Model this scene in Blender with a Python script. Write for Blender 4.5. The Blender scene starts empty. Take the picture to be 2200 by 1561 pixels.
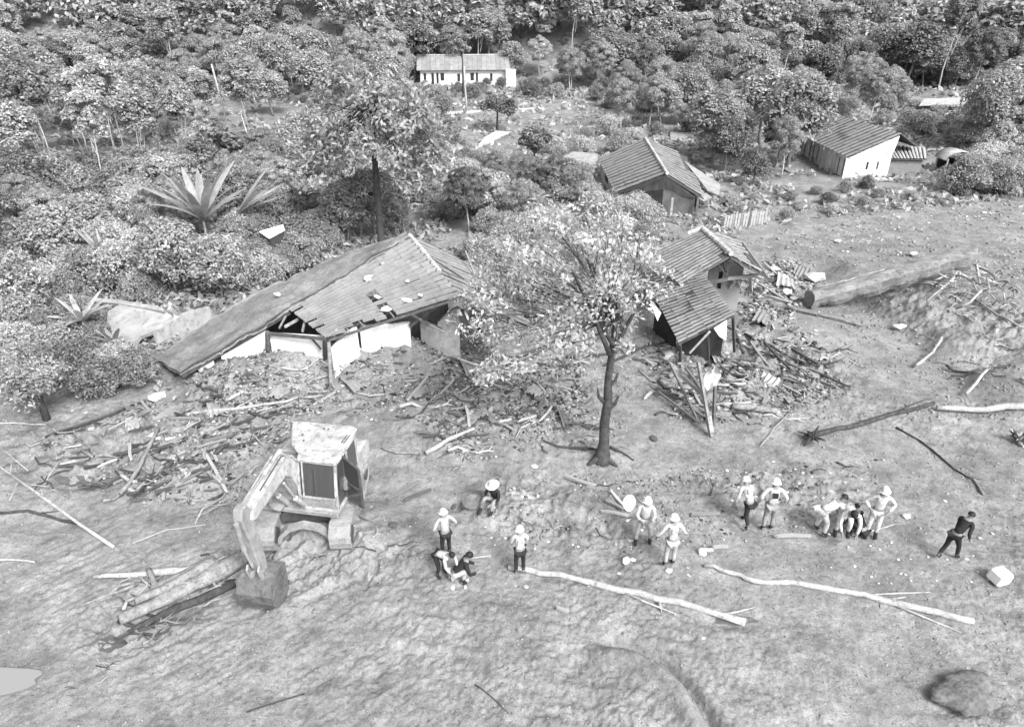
import bpy, bmesh, math, random
import numpy as np
from mathutils import Vector, Matrix, Quaternion
R = math.radians
rnd = random.Random(7)
nr = np.random.RandomState(7)
S = bpy.context.scene
COL = S.collection
# ---------------------------------------------------------------- camera, sky, sun, exposure
CAM_H = 12.8; PITCH = R(28.5); FPX = 1486.0
cam_d = bpy.data.cameras.new("camera"); cam = bpy.data.objects.new("camera", cam_d); COL.objects.link(cam)
cam_d.sensor_width = 36; cam_d.lens = 36 * FPX / 2200; cam_d.clip_start = .1; cam_d.clip_end = 4000
cam.location = (0, 0, CAM_H); cam.rotation_euler = (math.pi / 2 - PITCH, 0, 0)
S.camera = cam
SUN_EL, SUN_ROT = R(44), R(146)          # thin overcast: the light comes from behind the camera, right
w = bpy.data.worlds.new("World"); S.world = w; w.use_nodes = True
nt = w.node_tree; bg = nt.nodes["Background"]
sky = nt.nodes.new("ShaderNodeTexSky"); sky.sky_type = 'NISHITA'; sky.sun_disc = False
sky.sun_elevation = SUN_EL; sky.sun_rotation = SUN_ROT; sky.air_density = 2.0; sky.dust_density = 6.0
bw = nt.nodes.new("ShaderNodeRGBToBW")    # a white overcast: the photograph is black and white
nt.links.new(sky.outputs[0], bw.inputs[0]); nt.links.new(bw.outputs[0], bg.inputs[0]); bg.inputs[1].default_value = .115
sun_d = bpy.data.lights.new("sun", 'SUN'); sun_d.energy = 2.0; sun_d.angle = R(22); sun_d.color = (1, 1, 1)
sun = bpy.data.objects.new("sun", sun_d); COL.objects.link(sun)
sd = Vector((math.sin(SUN_ROT) * math.cos(SUN_EL), math.cos(SUN_ROT) * math.cos(SUN_EL), math.sin(SUN_EL)))
sun.rotation_euler = sd.to_track_quat('Z', 'Y').to_euler(); sun.location = (0, 0, 60)
S.view_settings.view_transform = 'Standard'; S.view_settings.look = 'None'
S.view_settings.gamma = 1; S.view_settings.use_curve_mapping = False
S.view_settings.exposure = 1.03
S.cycles.max_bounces = 4; S.cycles.diffuse_bounces = 3; S.cycles.transmission_bounces = 3
# ---------------------------------------------------------------- maths helpers
SN, CS = math.sin(PITCH), math.cos(PITCH)
def P(px, py, h=0.0):
    """point at height h seen at photo pixel (2200 x 1561)"""
    v = (py - 780.5) / FPX; z = (CAM_H - h) / max(SN + v * CS, .02)
    return Vector(((px - 1100) / FPX * z, z * (CS - v * SN), h))
def proj(p):
    dr = CAM_H - p[2]; z = p[1] * CS + dr * SN
    return 1100 + p[0] / z * FPX, 780.5 + (dr * CS - p[1] * SN) / z * FPX
def vn(x, y, seed=0):
    x = np.asarray(x, float); y = np.asarray(y, float)
    xi = np.floor(x).astype(np.int64); yi = np.floor(y).astype(np.int64); fx = x - xi; fy = y - yi
    def hs(a, b):
        n = (a * 374761393 + b * 668265263 + seed * 974711) & 0x7fffffff
        n = ((n ^ (n >> 13)) * 1274126177) & 0x7fffffff
        return ((n ^ (n >> 16)) & 0xffff) / 65535.0
    fx = fx * fx * (3 - 2 * fx); fy = fy * fy * (3 - 2 * fy)
    a = hs(xi, yi); b = hs(xi + 1, yi); c = hs(xi, yi + 1); d = hs(xi + 1, yi + 1)
    return (a + (b - a) * fx) * (1 - fy) + (c + (d - c) * fx) * fy - .5
def sm(t): t = np.clip(t, 0, 1); return t * t * (3 - 2 * t)
def circ3(a, b, c):
    ax, ay, bx, by, cx, cy = a[0], a[1], b[0], b[1], c[0], c[1]
    d = 2 * (ax * (by - cy) + bx * (cy - ay) + cx * (ay - by))
    ux = ((ax**2 + ay**2) * (by - cy) + (bx**2 + by**2) * (cy - ay) + (cx**2 + cy**2) * (ay - by)) / d
    uy = ((ax**2 + ay**2) * (cx - bx) + (bx**2 + by**2) * (ax - cx) + (cx**2 + cy**2) * (bx - ax)) / d
    return ux, uy, math.hypot(ax - ux, ay - uy)
ARC = circ3(P(1300, 1388), P(1450, 1452), P(1520, 1561))
BK0, BK1 = P(1860, 668), P(2120, 880)
BKN = Vector((BK1.y - BK0.y, -(BK1.x - BK0.x), 0)).normalized()
if BKN.x < 0: BKN = -BKN
# mounds and hollows: pixel centre, radius x, radius y (m), height
MOUNDS = [(650, 1150, 1.9, 1.1, .22), (520, 835, 2.2, 1.3, .55), (640, 815, 1.5, 1.2, .45), (800, 800, 2.2, 1.4, .4), (950, 900, 2.6, 1.8, .35),
          (1160, 900, 2.4, 1.3, .35), (380, 980, 2.2, 1.6, .4), (480, 930, 2.4, 1.6, .35), (190, 1035, .9, .35, -.35), (1560, 840, 2.0, 1.4, .3),
          (1300, 988, .8, .6, .18), (1700, 700, 2.5, 1.5, .3), (640, 990, 1.5, 1.2, .15), (1250, 1085, 2.5, .8, .15), (2075, 1480, .5, .35, .14),
          (2075, 1520, .7, .15, -.1), (1010, 1075, .5, .3, .25), (980, 1085, .25, .2, -.3), (800, 1110, .8, .5, .25), (560, 1440, .45, .25, .07),
          (90, 1400, 1.2, .6, -.1), (1150, 1330, 3, 1.2, .12), (1560, 1330, .9, .25, -.12), (2100, 800, 1.3, .9, -.5), (1880, 640, 1.8, 1.5, -.35),
          (340, 790, 1.6, 1.3, .25), (830, 808, 1.7, .9, .95), (725, 818, 1.0, .8, .6), (635, 812, 1.4, .8, .55), (500, 842, 1.6, .9, .6), (900, 800, 1.2, .9, .6), (590, 1150, .9, .4, .2), (760, 1160, .8, .5, .25), (1090, 950, 1.6, .7, .3), (420, 1050, 1.5, .5, .3), (60, 1120, 1.6, .5, -.15), (880, 1180, 1.4, .6, .1)]
MW = [(P(a, b), c, d, e) for a, b, c, d, e in MOUNDS]
DBW = [(P(a, b), c, d) for a, b, c, d in ((330, 960, 4.2, 3.2), (650, 850, 4.5, 2.2), (1080, 860, 3.6, 3.4), (1600, 800, 4.2, 4), (1200, 1090, 2.6, 1.3), (1720, 1050, 2.6, 1.2), (2050, 700, 3, 4), (700, 1200, 2.6, .9), (300, 1330, 1.5, .9))]
SMW = [(P(a, b), c, d, e) for a, b, c, d, e in ((1960, 800, 2.6, 2.2, .8), (1880, 740, 2, 2.5, .8), (1900, 965, 2.2, 1.3, .75), (2150, 1010, 1.6, 1.3, .75), (1430, 1080, 1.4, .8, .5), (690, 1350, 2, .8, .3),
    (330, 1130, 1.6, 1.0, .6), (30, 1460, .9, .6, .9), (1380, 900, 1.5, 1.5, .5), (700, 1020, 1, 1, .4))]
def H(x, y, fine=True):
    x = np.asarray(x, float); y = np.asarray(y, float)
    far = np.clip((y - 20) / 60, 0, 1)
    z = .32 * vn(x / 8.3, y / 8.3, 1) + .18 * vn(x / 3.1, y / 3.1, 2) + far * 1.2 * vn(x / 17, y / 17, 3)
    for c, a, b, h in MW:
        z = z + h * np.exp(-(((x - c.x) / a) ** 2 + ((y - c.y) / b) ** 2))
    # cut bank on the right
    s = (x - BK0.x) * BKN.x + (y - BK0.y) * BKN.y
    s = s + .5 * vn(x / 1.3, y / 1.3, 9)
    fade = sm((y - BK1.y + 3) / 5) * (1 - sm((y - BK0.y - 2) / 9))
    z = z + .75 * sm(s / 1.7) * fade * (1 - .5 * sm((s - 4) / 8))
    # the curved tyre-like rim at the bottom
    d = np.hypot(x - ARC[0], y - ARC[1]) - ARC[2]
    am = sm((x - (ARC[0] - ARC[2] * .25)) / 1.2)
    z = z + am * (.22 * np.exp(-((d + .3) / .26) ** 2) + .12 * sm(-d / .3) - .26 * np.exp(-((d - .13) / .13) ** 2))
    smooth = am * np.exp(-((d + .25) / .35) ** 2)
    hill = np.clip(y - 104 + 6 * vn(x / 30, y / 30, 5), 0, None)
    z = z + .36 * hill * sm(hill / 25) * np.where(y > 420, 0, 1) + np.where(y > 420, .36 * 316, 0) * 1.0
    if fine:
        ca, sa = math.cos(.72), math.sin(.72)
        u1, v1 = x * ca + y * sa, -x * sa + y * ca
        ca, sa = math.cos(-.22), math.sin(-.22)
        u2, v2 = x * ca + y * sa, -x * sa + y * ca
        sf = 1.0
        for c, a, b, k_ in SMW: sf = sf * (1 - k_ * sm(1.4 - np.sqrt(((x - c.x) / a) ** 2 + ((y - c.y) / b) ** 2)))
        wl = 1 - sm((x + 5) / 6); wx = 1.6 * vn(x / 1.9, y / 1.9, 51)
        dbm = 0.0 * x
        for c, a, b in DBW: dbm = np.maximum(dbm, sm(1.5 - np.sqrt(((x - c.x) / a) ** 2 + ((y - c.y) / b) ** 2)))
        wx = 1.6 * vn(x / 1.9, y / 1.9, 51)
        st = wl * (.6 * vn(u1 / 1.1, v1 / .10, 11) + .55 * vn(u1 / 2.6, v1 / .34 + wx * .4, 13)) + (1 - wl) * vn(u2 / 1.3, v2 / .17, 12)
        rough = (.4 + 1.1 * sm(vn(x / 2.6, y / 2.6, 14) + .45)) * (1 - .85 * smooth) * sf
        near = np.exp(-np.clip(y - 34, 0, None) / 40)
        z = z + near * rough * ((.06 + .08 * wl * sm((18 - y) / 4)) * st * rough + (.06 + .12 * dbm) * vn(x / .9 + .3 * wx, y / .9, 15) + (.065 + .09 * dbm) * vn(x / .37 + wx, y / .37 - wx, 16) + (.055 + .06 * dbm) * vn(x / .15, y / .15, 17) + .06 * vn(x / .075, y / .075, 19)) * (.55 + .75 * dbm)
        z = z + (1 - near) * (.5 * vn(x / 2.4, y / 2.4, 18) + .4 * vn(x / .8, y / .8, 20))
    return z
def hz(x, y): return float(H(x, y))
_DS = np.concatenate([np.linspace(5, 60, 120), np.linspace(60.5, 330, 300)])
def G(px, py, up=0.0):
    """where the sight line through a photo pixel first meets the terrain"""
    v = (py - 780.5) / FPX; k = (SN + v * CS) / (CS - v * SN); c = (px - 1100) / FPX * (CS + k * SN)
    f = CAM_H - k * _DS - (H(c * _DS, _DS, False) + up); i = np.nonzero(f <= 0)[0]
    if len(i) == 0: D = 330.0
    else:
        i = max(1, int(i[0])); D = _DS[i - 1] + (_DS[i] - _DS[i - 1]) * f[i - 1] / (f[i - 1] - f[i])
    return Vector((c * D, D, hz(c * D, D) + up))
def inpoly(x, y, poly):
    c = False; n = len(poly); j = n - 1
    for i in range(n):
        xi, yi = poly[i]; xj, yj = poly[j]
        if (yi > y) != (yj > y) and x < (xj - xi) * (y - yi) / (yj - yi) + xi: c = not c
        j = i
    return c
# ---------------------------------------------------------------- materials
MATS = {}
def mat(name, v, rough=.85, var=.25, scale=3.0, bump=.0, bscale=20, detail=6, metal=0, spec=.3, kind='noise', dirt=0, island=0, objr=0, transl=0, stretch=None):
    if name in MATS: return MATS[name]
    m = bpy.data.materials.new(name); m.use_nodes = True; MATS[name] = m
    t = m.node_tree; N = t.nodes; L = t.links; b = N["Principled BSDF"]
    b.inputs["Roughness"].default_value = rough; b.inputs["Metallic"].default_value = metal
    b.inputs["Specular IOR Level"].default_value = spec
    tc = N.new("ShaderNodeTexCoord"); co = tc.outputs["Object"]
    if stretch:
        mp = N.new("ShaderNodeMapping"); mp.inputs["Scale"].default_value = stretch; L.new(co, mp.inputs[0]); co = mp.outputs[0]
    nz = N.new("ShaderNodeTexNoise"); nz.inputs["Scale"].default_value = scale; nz.inputs["Detail"].default_value = detail
    nz.inputs["Roughness"].default_value = .65
    L.new(co, nz.inputs["Vector"])
    mr = N.new("ShaderNodeMapRange"); mr.inputs["From Min"].default_value = .3; mr.inputs["From Max"].default_value = .7
    mr.inputs["To Min"].default_value = v * (1 - var); mr.inputs["To Max"].default_value = v * (1 + var)
    L.new(nz.outputs["Fac"], mr.inputs["Value"]); out = mr.outputs["Result"]
    def mul(a, val, lo, hi):
        r = N.new("ShaderNodeMapRange"); r.inputs["To Min"].default_value = lo; r.inputs["To Max"].default_value = hi; L.new(val, r.inputs["Value"])
        q = N.new("ShaderNodeMath"); q.operation = 'MULTIPLY'; L.new(a, q.inputs[0]); L.new(r.outputs[0], q.inputs[1]); return q.outputs[0]
    if island:
        g = N.new("ShaderNodeNewGeometry"); out = mul(out, g.outputs["Random Per Island"], 1 - island, 1 + island)
    if objr:
        g = N.new("ShaderNodeObjectInfo"); out = mul(out, g.outputs["Random"], 1 - objr, 1 + objr)
    if dirt:
        n2 = N.new("ShaderNodeTexNoise"); n2.inputs["Scale"].default_value = scale * 2.7; n2.inputs["Detail"].default_value = 8; n2.inputs["Roughness"].default_value = .75
        L.new(co, n2.inputs["Vector"])
        r = N.new("ShaderNodeMapRange"); r.inputs["From Min"].default_value = .5; r.inputs["From Max"].default_value = .62
        r.inputs["To Min"].default_value = 1; r.inputs["To Max"].default_value = 1 - dirt; L.new(n2.outputs["Fac"], r.inputs["Value"])
        q = N.new("ShaderNodeMath"); q.operation = 'MULTIPLY'; L.new(out, q.inputs[0]); L.new(r.outputs[0], q.inputs[1]); out = q.outputs[0]
    cb = N.new("ShaderNodeCombineColor")
    for i in range(3): L.new(out, cb.inputs[i])
    L.new(cb.outputs[0], b.inputs["Base Color"])
    if bump:
        n3 = N.new("ShaderNodeTexNoise"); n3.inputs["Scale"].default_value = bscale; n3.inputs["Detail"].default_value = 5; n3.inputs["Roughness"].default_value = .7
        L.new(co, n3.inputs["Vector"]); bp = N.new("ShaderNodeBump"); bp.inputs["Strength"].default_value = bump; bp.inputs["Distance"].default_value = .05
        L.new(n3.outputs["Fac"], bp.inputs["Height"]); L.new(bp.outputs[0], b.inputs["Normal"])
    if transl:
        tr = N.new("ShaderNodeBsdfTranslucent"); L.new(cb.outputs[0], tr.inputs["Color"]); mx = N.new("ShaderNodeMixShader"); mx.inputs[0].default_value = transl
        L.new(b.outputs[0], mx.inputs[1]); L.new(tr.outputs[0], mx.inputs[2]); L.new(mx.outputs[0], N["Material Output"].inputs["Surface"])
    return m
M_MUD = mat("mud", .255, .62, .28, .5, .8, 9, detail=13, dirt=.26, spec=.35)
def mud_layers(m):
    t = m.node_tree; N = t.nodes; L = t.links; b = N["Principled BSDF"]; src = b.inputs["Base Color"].links[0].from_node.inputs[0].links[0].from_socket
    tc = N.new("ShaderNodeTexCoord")
    for sc, lo, hi, a_, z_ in ((34, .80, 1.16, .38, .62), (5, .84, 1.13, .36, .64), (13, 1.0, .62, .57, .66), (1.1, .86, 1.12, .38, .62)):
        n = N.new("ShaderNodeTexNoise"); n.inputs["Scale"].default_value = sc; n.inputs["Detail"].default_value = 3; n.inputs["Roughness"].default_value = .6; L.new(tc.outputs["Object"], n.inputs["Vector"])
        r = N.new("ShaderNodeMapRange"); r.inputs["From Min"].default_value = a_; r.inputs["From Max"].default_value = z_; r.inputs["To Min"].default_value = lo; r.inputs["To Max"].default_value = hi; L.new(n.outputs["Fac"], r.inputs["Value"])
        q = N.new("ShaderNodeMath"); q.operation = 'MULTIPLY'; L.new(src, q.inputs[0]); L.new(r.outputs[0], q.inputs[1]); src = q.outputs[0]
    cb = N.new("ShaderNodeCombineColor")
    for i in range(3): L.new(src, cb.inputs[i])
    L.new(cb.outputs[0], b.inputs["Base Color"])
mud_layers(M_MUD)
M_MUDR = mat("mud_on_roof", .25, .85, .22, 1.2, .5, 14, detail=10, spec=.3)
M_WET = mat("wet_mud", .10, .45, .3, 2, .5, 12, spec=.5)
M_WHITE = mat("white_plaster", .8, .8, .14, 1.1, .15, 30, dirt=.25)
M_WHITE2 = mat("stained_plaster", .42, .85, .25, 1.5, .2, 20, dirt=.35)
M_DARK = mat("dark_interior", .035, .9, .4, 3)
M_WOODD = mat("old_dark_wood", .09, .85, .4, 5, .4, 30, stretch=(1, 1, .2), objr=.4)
M_WOODP = mat("pale_split_wood", .36, .8, .3, 6, .3, 40, objr=.35, stretch=(.15, 1, 1))
M_WOODM = mat("grey_weathered_wood", .26, .85, .35, 6, .4, 40, objr=.5, stretch=(.15, 1, 1))
M_BARK = mat("pale_bark", .46, .85, .3, 5, .6, 25, dirt=.4)
M_BARKM = mat("muddy_bark", .28, .85, .4, 5, .7, 18, dirt=.45)
M_BARKD = mat("dark_bark", .075, .9, .5, 6, .8, 22, dirt=.3)
M_TILE = mat("grey_roof_sheet", .24, .75, .2, 1.1, .35, 25, detail=9, objr=.07, dirt=.22)
M_TILE2 = mat("pale_roof_sheet", .27, .75, .22, 1.3, .35, 25, detail=9, objr=.12, dirt=.25)
M_CAP = mat("mortar_ridge", .5, .8, .25, 8, .3, 40, objr=.2)
M_LEAFA = mat("leaf_mid", .38, .55, .45, 1.1, 0, transl=.4, island=.38, objr=.22, spec=.45)
M_LEAFB = mat("leaf_pale", .46, .5, .4, 1.3, 0, transl=.4, island=.38, objr=.2, spec=.5)
M_LEAFD = mat("leaf_deep", .22, .55, .5, 1.3, 0, transl=.25, island=.4, objr=.25, spec=.45)
M_LEAFP = mat("palm_leaf", .42, .5, .25, 3, 0, transl=.4, objr=.2, spec=.4)
M_YEL = mat("excavator_paint", .46, .6, .35, 2.4, .3, 20, dirt=.45, spec=.5)
M_YELM = mat("muddy_excavator_paint", .30, .7, .3, 3, .3, 18, dirt=.3)
M_STEEL = mat("dark_steel", .10, .5, .35, 6, .2, 30, metal=.2)
M_RUB = mat("muddy_track_steel", .33, .85, .25, 3, 1.0, 10, dirt=.25)
M_CHROME = mat("ram_chrome", .8, .2, .1, 6, metal=.8)
M_SKIN = mat("skin", .24, .6, .12, 10)
M_HAIR = mat("dark_hair", .02, .6, .3, 20)
M_CW = mat("white_cloth", .66, .85, .22, 6, 1.0, 9, dirt=.3)
M_CG = mat("grey_cloth", .3, .85, .2, 6, 1.0, 9)
M_CD = mat("black_cloth", .03, .85, .35, 6, 1.0, 9)
M_CT = mat("tan_cloth", .45, .85, .2, 6, 1.0, 9)
M_RED = mat("grey_print", .38, .8, .1, 6)
M_PLAS = mat("white_plastic", .85, .4, .06, 4)
M_STONE = mat("pale_stone", .62, .8, .3, 5, .4, 20, objr=.3)
M_CONC = mat("stained_concrete", .34, .85, .22, 1.2, .3, 20, dirt=.3)
M_GLASS = bpy.data.materials.new("cab_glass"); M_GLASS.use_nodes = True
_b = M_GLASS.node_tree.nodes["Principled BSDF"]; _b.inputs["Base Color"].default_value = (.07, .07, .07, 1); _b.inputs["Roughness"].default_value = .12
_b.inputs["Specular IOR Level"].default_value = .6
M_CHIP = mat("mixed_debris", .21, .85, .35, 8, .2, 30, island=.9)
M_CLOD = mat("mud_clod", .27, .85, .3, 6, .5, 20, island=.35)
# ---------------------------------------------------------------- mesh helpers
def mesh(name, V, F, m=None, smooth=False):
    me = bpy.data.meshes.new(name); me.from_pydata([tuple(v) for v in V], [], F); me.update()
    if m: me.materials.append(m)
    if smooth: me.shade_smooth()
    return me
def nmesh(name, V, F, m=None, smooth=False):
    """fast mesh from numpy arrays, faces all of one size"""
    V = np.asarray(V, np.float32); F = np.asarray(F, np.int32); n, k = F.shape
    me = bpy.data.meshes.new(name); me.vertices.add(len(V)); me.vertices.foreach_set("co", V.ravel())
    me.loops.add(n * k); me.loops.foreach_set("vertex_index", F.ravel()); me.polygons.add(n)
    me.polygons.foreach_set("loop_start", np.arange(0, n * k, k, dtype=np.int32))
    me.update(calc_edges=True); me.validate()
    if m: me.materials.append(m)
    if smooth: me.shade_smooth()
    return me
def tag(o, label=None, cat=None, group=None, kind=None):
    if label: o["label"] = label
    if cat: o["category"] = cat
    if group: o["group"] = group
    if kind: o["kind"] = kind
    return o
def ob(name, me, parent=None, label=None, cat=None, group=None, kind=None, M=None):
    o = bpy.data.objects.new(name, me); COL.objects.link(o)
    if M is not None: o.matrix_world = M
    if parent is not None:
        o.parent = parent
        o.matrix_parent_inverse = Matrix.Identity(4)
    return tag(o, label, cat, group, kind)
def thing(name, loc, label, cat, group=None, rz=0.0):
    o = bpy.data.objects.new(name, None); COL.objects.link(o); o.location = loc; o.rotation_euler = (0, 0, rz); o.empty_display_size = .3
    return tag(o, label, cat, group)
class MB:
    """collects solids into one mesh"""
    def __init__(s): s.V = []; s.F = []
    def add(s, V, F):
        n = len(s.V); s.V += [Vector(v) for v in V]; s.F += [[i + n for i in f] for f in F]; return s
    def box(s, c, d, M=None, bev=0):
        x, y, z = d[0] / 2, d[1] / 2, d[2] / 2; c = Vector(c)
        V = [Vector(q) for q in ((-x, -y, -z), (x, -y, -z), (x, y, -z), (-x, y, -z), (-x, -y, z), (x, -y, z), (x, y, z), (-x, y, z))]
        if M is not None: V = [M @ v for v in V]
        return s.add([v + c for v in V], [(3, 2, 1, 0), (4, 5, 6, 7), (0, 1, 5, 4), (1, 2, 6, 5), (2, 3, 7, 6), (3, 0, 4, 7)])
    def tube(s, pts, rad, n=7, cap=True, flat=1.0):
        pts = [Vector(p) for p in pts]; k = len(pts)
        if not hasattr(rad, '__len__'): rad = [rad] * k
        V = []; up = Vector((0, 0, 1)); a0 = None
        for i, p in enumerate(pts):
            d = (pts[min(i + 1, k - 1)] - pts[max(i - 1, 0)]).normalized()
            if a0 is None: a0 = d.cross(up) if abs(d.z) < .9 else d.cross(Vector((1, 0, 0)))
            a = (a0 - d * a0.dot(d)).normalized(); a0 = a; b = d.cross(a)
            for j in range(n):
                t = 2 * math.pi * j / n; V.append(p + (a * math.cos(t) + b * math.sin(t) * flat) * rad[i])
        F = [(i * n + j, i * n + (j + 1) % n, (i + 1) * n + (j + 1) % n, (i + 1) * n + j) for i in range(k - 1) for j in range(n)]
        if cap: F += [tuple(range(n - 1, -1, -1)), tuple(range((k - 1) * n, k * n))]
        return s.add(V, F)
    def prism(s, prof, w, plane='xz', off=0.0):
        """profile polygon in a plane, extruded by width w about off"""
        n = len(prof); V = []
        for sgn in (-1, 1):
            for a, b in prof:
                t = off + sgn * w / 2
                V.append({'xz': (a, t, b), 'yz': (t, a, b), 'xy': (a, b, t)}[plane])
        F = [tuple(range(n)), tuple(range(2 * n - 1, n - 1, -1))] + [(i, i + n, (i + 1) % n + n, (i + 1) % n) for i in range(n)]
        return s.add(V, F)
    def slab(s, q, t):
        """thick plate under the polygon q"""
        q = [Vector(v) for v in q]; nn = (q[1] - q[0]).cross(q[-1] - q[0]).normalized()
        if nn.z < 0: nn = -nn
        n = len(q); V = q + [v - nn * t for v in q]
        return s.add(V, [tuple(range(n)), tuple(range(2 * n - 1, n - 1, -1))] + [(i, i + n, (i + 1) % n + n, (i + 1) % n) for i in range(n)])
    def me(s, name, m, smooth=False, bevel=0):
        me = mesh(name, s.V, s.F, m)
        import bmesh
        bm = bmesh.new(); bm.from_mesh(me); bmesh.ops.recalc_face_normals(bm, faces=bm.faces)
        if bevel:
            bmesh.ops.bevel(bm, geom=list(bm.edges), offset=bevel, segments=1, affect='EDGES', clamp_overlap=True)
        bm.to_mesh(me); bm.free()
        if smooth:
            me.shade_smooth()
        return me
    def go(s, name, m, parent=None, smooth=False, bevel=0, **k):
        return ob(name, s.me(name, m, smooth, bevel), parent, **k)
def rel(o, pts):
    return [Vector(p) - o.location for p in pts]
# ---------------------------------------------------------------- the ground, one sheet
def build_ground():
    vb = np.linspace(.80, -.44, 800)                       # even in the picture
    D1 = CAM_H * (CS - vb * SN) / (SN + vb * CS)
    D = np.concatenate([[.5, 2.0], D1[D1 > 3], D1[-1] * 1.035 ** np.arange(1, 68)])
    u = np.concatenate([np.linspace(-4, -.84, 24), np.linspace(-.80, .80, 940), np.linspace(.84, 4, 24)])
    Dm, U = np.meshgrid(D, u, indexing='ij'); X = U * (Dm + 6); Y = Dm
    Z = H(X, Y)
    nr_, nc = X.shape
    idx = np.arange(nr_ * nc).reshape(nr_, nc)
    F = np.stack([idx[:-1, :-1], idx[:-1, 1:], idx[1:, 1:], idx[1:, :-1]], -1).reshape(-1, 4)
    me = nmesh("ground", np.stack([X, Y, Z], -1).reshape(-1, 3), F, M_MUD, True)
    return ob("ground", me, kind="structure", label="churned pale mud of the landslide covering the whole valley floor")
build_ground()
# ---------------------------------------------------------------- vegetation
def leaf_quads(C, Nrm, size, asp=.6):
    """quads centred at C with normals Nrm (numpy)"""
    n = len(C); r = nr.normal(size=(n, 3)); a = np.cross(Nrm, r); a /= np.linalg.norm(a, axis=1, keepdims=True) + 1e-9
    b = np.cross(Nrm, a); s = size * (.6 + .8 * nr.rand(n))[:, None]
    a = a * s; b = b * s * asp
    dro = np.array([0, 0, -.25]) * s
    V = np.stack([C - a, C - b * .9, C + a + dro, C + b * .9], 1).reshape(-1, 3)
    return V, np.arange(4 * n).reshape(n, 4)
def crown_mesh(name, m, h, w_, nclump, nleaf, lsize, base=.3, upb=.55, flat=.8, seed=0, spread=1.0, core=.12, cr=.22, asp=.6):
    nr.seed(seed + 100)
    Vs = []
    cl = []
    for i in range(nclump):
        t = i / max(1, nclump - 1); zz = 1 - 1.75 * t; th = i * 2.4 + nr.rand() * 1.2
        rr = math.sqrt(max(.04, 1 - zz * zz)) * (.62 + .42 * nr.rand()) * spread
        cl.append((rr * math.cos(th) * w_ / 2 * .8, rr * math.sin(th) * w_ / 2 * .8, h * (base + (1 - base) * (.5 + .42 * zz * (.8 + .3 * nr.rand())))))
    cl = np.array(cl); k = nleaf // nclump
    C = []; Nn = []
    for c in cl:
        r = w_ * cr * (.6 + .75 * nr.rand()); d = nr.normal(size=(k, 3)); d /= np.linalg.norm(d, axis=1, keepdims=True)
        d[:, 2] = np.where(d[:, 2] < -.25, -d[:, 2], d[:, 2])
        rad = r * (.72 + .34 * nr.rand(k))[:, None]
        C.append(c + d * rad * np.array([1, 1, flat])); n_ = d * (1 - upb) + np.array([0, 0, upb]) + nr.normal(size=(k, 3)) * .38; Nn.append(n_)
    C = np.concatenate(C); Nn = np.concatenate(Nn); Nn /= np.linalg.norm(Nn, axis=1, keepdims=True)
    V, F = leaf_quads(C, Nn, lsize, asp)
    return nmesh(name, V, F, m), cl
def trunk_mesh(name, m, h, r, cl, lean=.0, nb=7, seed=0):
    rg = random.Random(seed); b = MB()
    pts = [(lean * t * h + .04 * h * math.sin(3 * t + seed), .03 * h * math.sin(4 * t + seed * 2), h * t) for t in (0, .2, .4, .6, .8)]
    b.tube(pts, [r * 1.5, r, r * .85, r * .65, r * .35], 7)
    for i in range(nb):
        c = cl[rg.randrange(len(cl))]; t = rg.uniform(.35, .75); q = Vector((lean * t * h, 0, h * t)); e = Vector(c)
        mid = (q + e) / 2 + Vector((0, 0, .05 * h)); b.tube([q, mid, e], [r * .45, r * .3, r * .12], 5, cap=False)
    return b.me(name, m, True)
KINDS = {}
def kind(key, lm, bark, h, w_, ncl, nl, ls, tr, **k):
    seed = k.pop('seed', len(KINDS)); nb = k.pop('nb', 7); lean = k.pop('lean', 0)
    cm, cl = crown_mesh("crown_" + key, lm, h, w_, ncl, nl, ls, seed=seed, **k)
    KINDS[key] = (cm, trunk_mesh("trunk_" + key, bark, h, tr, cl, seed=seed, nb=nb, lean=lean), h)
M_BT = mat("tree_bark", .22, .9, .4, 5, .5, 20)
M_BP = mat("pale_tree_bark", .5, .9, .3, 5, .4, 20)
for i in range(3):
    kind(f"broad{i}", (M_LEAFA, M_LEAFB, M_LEAFD)[i], M_BT, 9, 7.0, 34 + 3 * i, 8600, .20, .16, base=.28, seed=i, cr=.2)
    kind(f"tall{i}", (M_LEAFA, M_LEAFB, M_LEAFA)[i], M_BP, 12, 4.6, 22 + 3 * i, 5200, .19, .09, base=.55, seed=10 + i, spread=.95, cr=.2)
    kind(f"bush{i}", (M_LEAFA, M_LEAFB, M_LEAFD)[i], M_BT, 2.6, 3.4, 26, 7600, .085, .05, base=.0, seed=20 + i, nb=5, flat=.85, cr=.2)
    kind(f"fine{i}", (M_LEAFB, M_LEAFA, M_LEAFD)[i], M_BP, 8, 5.6, 40 + 6 * i, 9000, .26, .1, base=.3, seed=50 + i, cr=.15, upb=.2, asp=.16, flat=.65)
    kind(f"small{i}", (M_LEAFB, M_LEAFA, M_LEAFD)[i], M_BT, 4.6, 3.9, 26, 7000, .12, .08, base=.2, seed=30 + i, cr=.21)
def tree(key, p, label, cat="tree", group=None, s=1.0, sz=None, rz=None, name=None):
    cm, tm, h = KINDS[key]
    o = thing(name or ("bush" if key.startswith("bush") else "tree"), p - Vector((0, 0, .08)), label, cat, group, rnd.uniform(0, 6.28) if rz is None else rz)
    o.scale = (s, s, sz or s)
    ob("trunk", tm, o); ob("crown", cm, o)
    return o
PLACED = []
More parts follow.
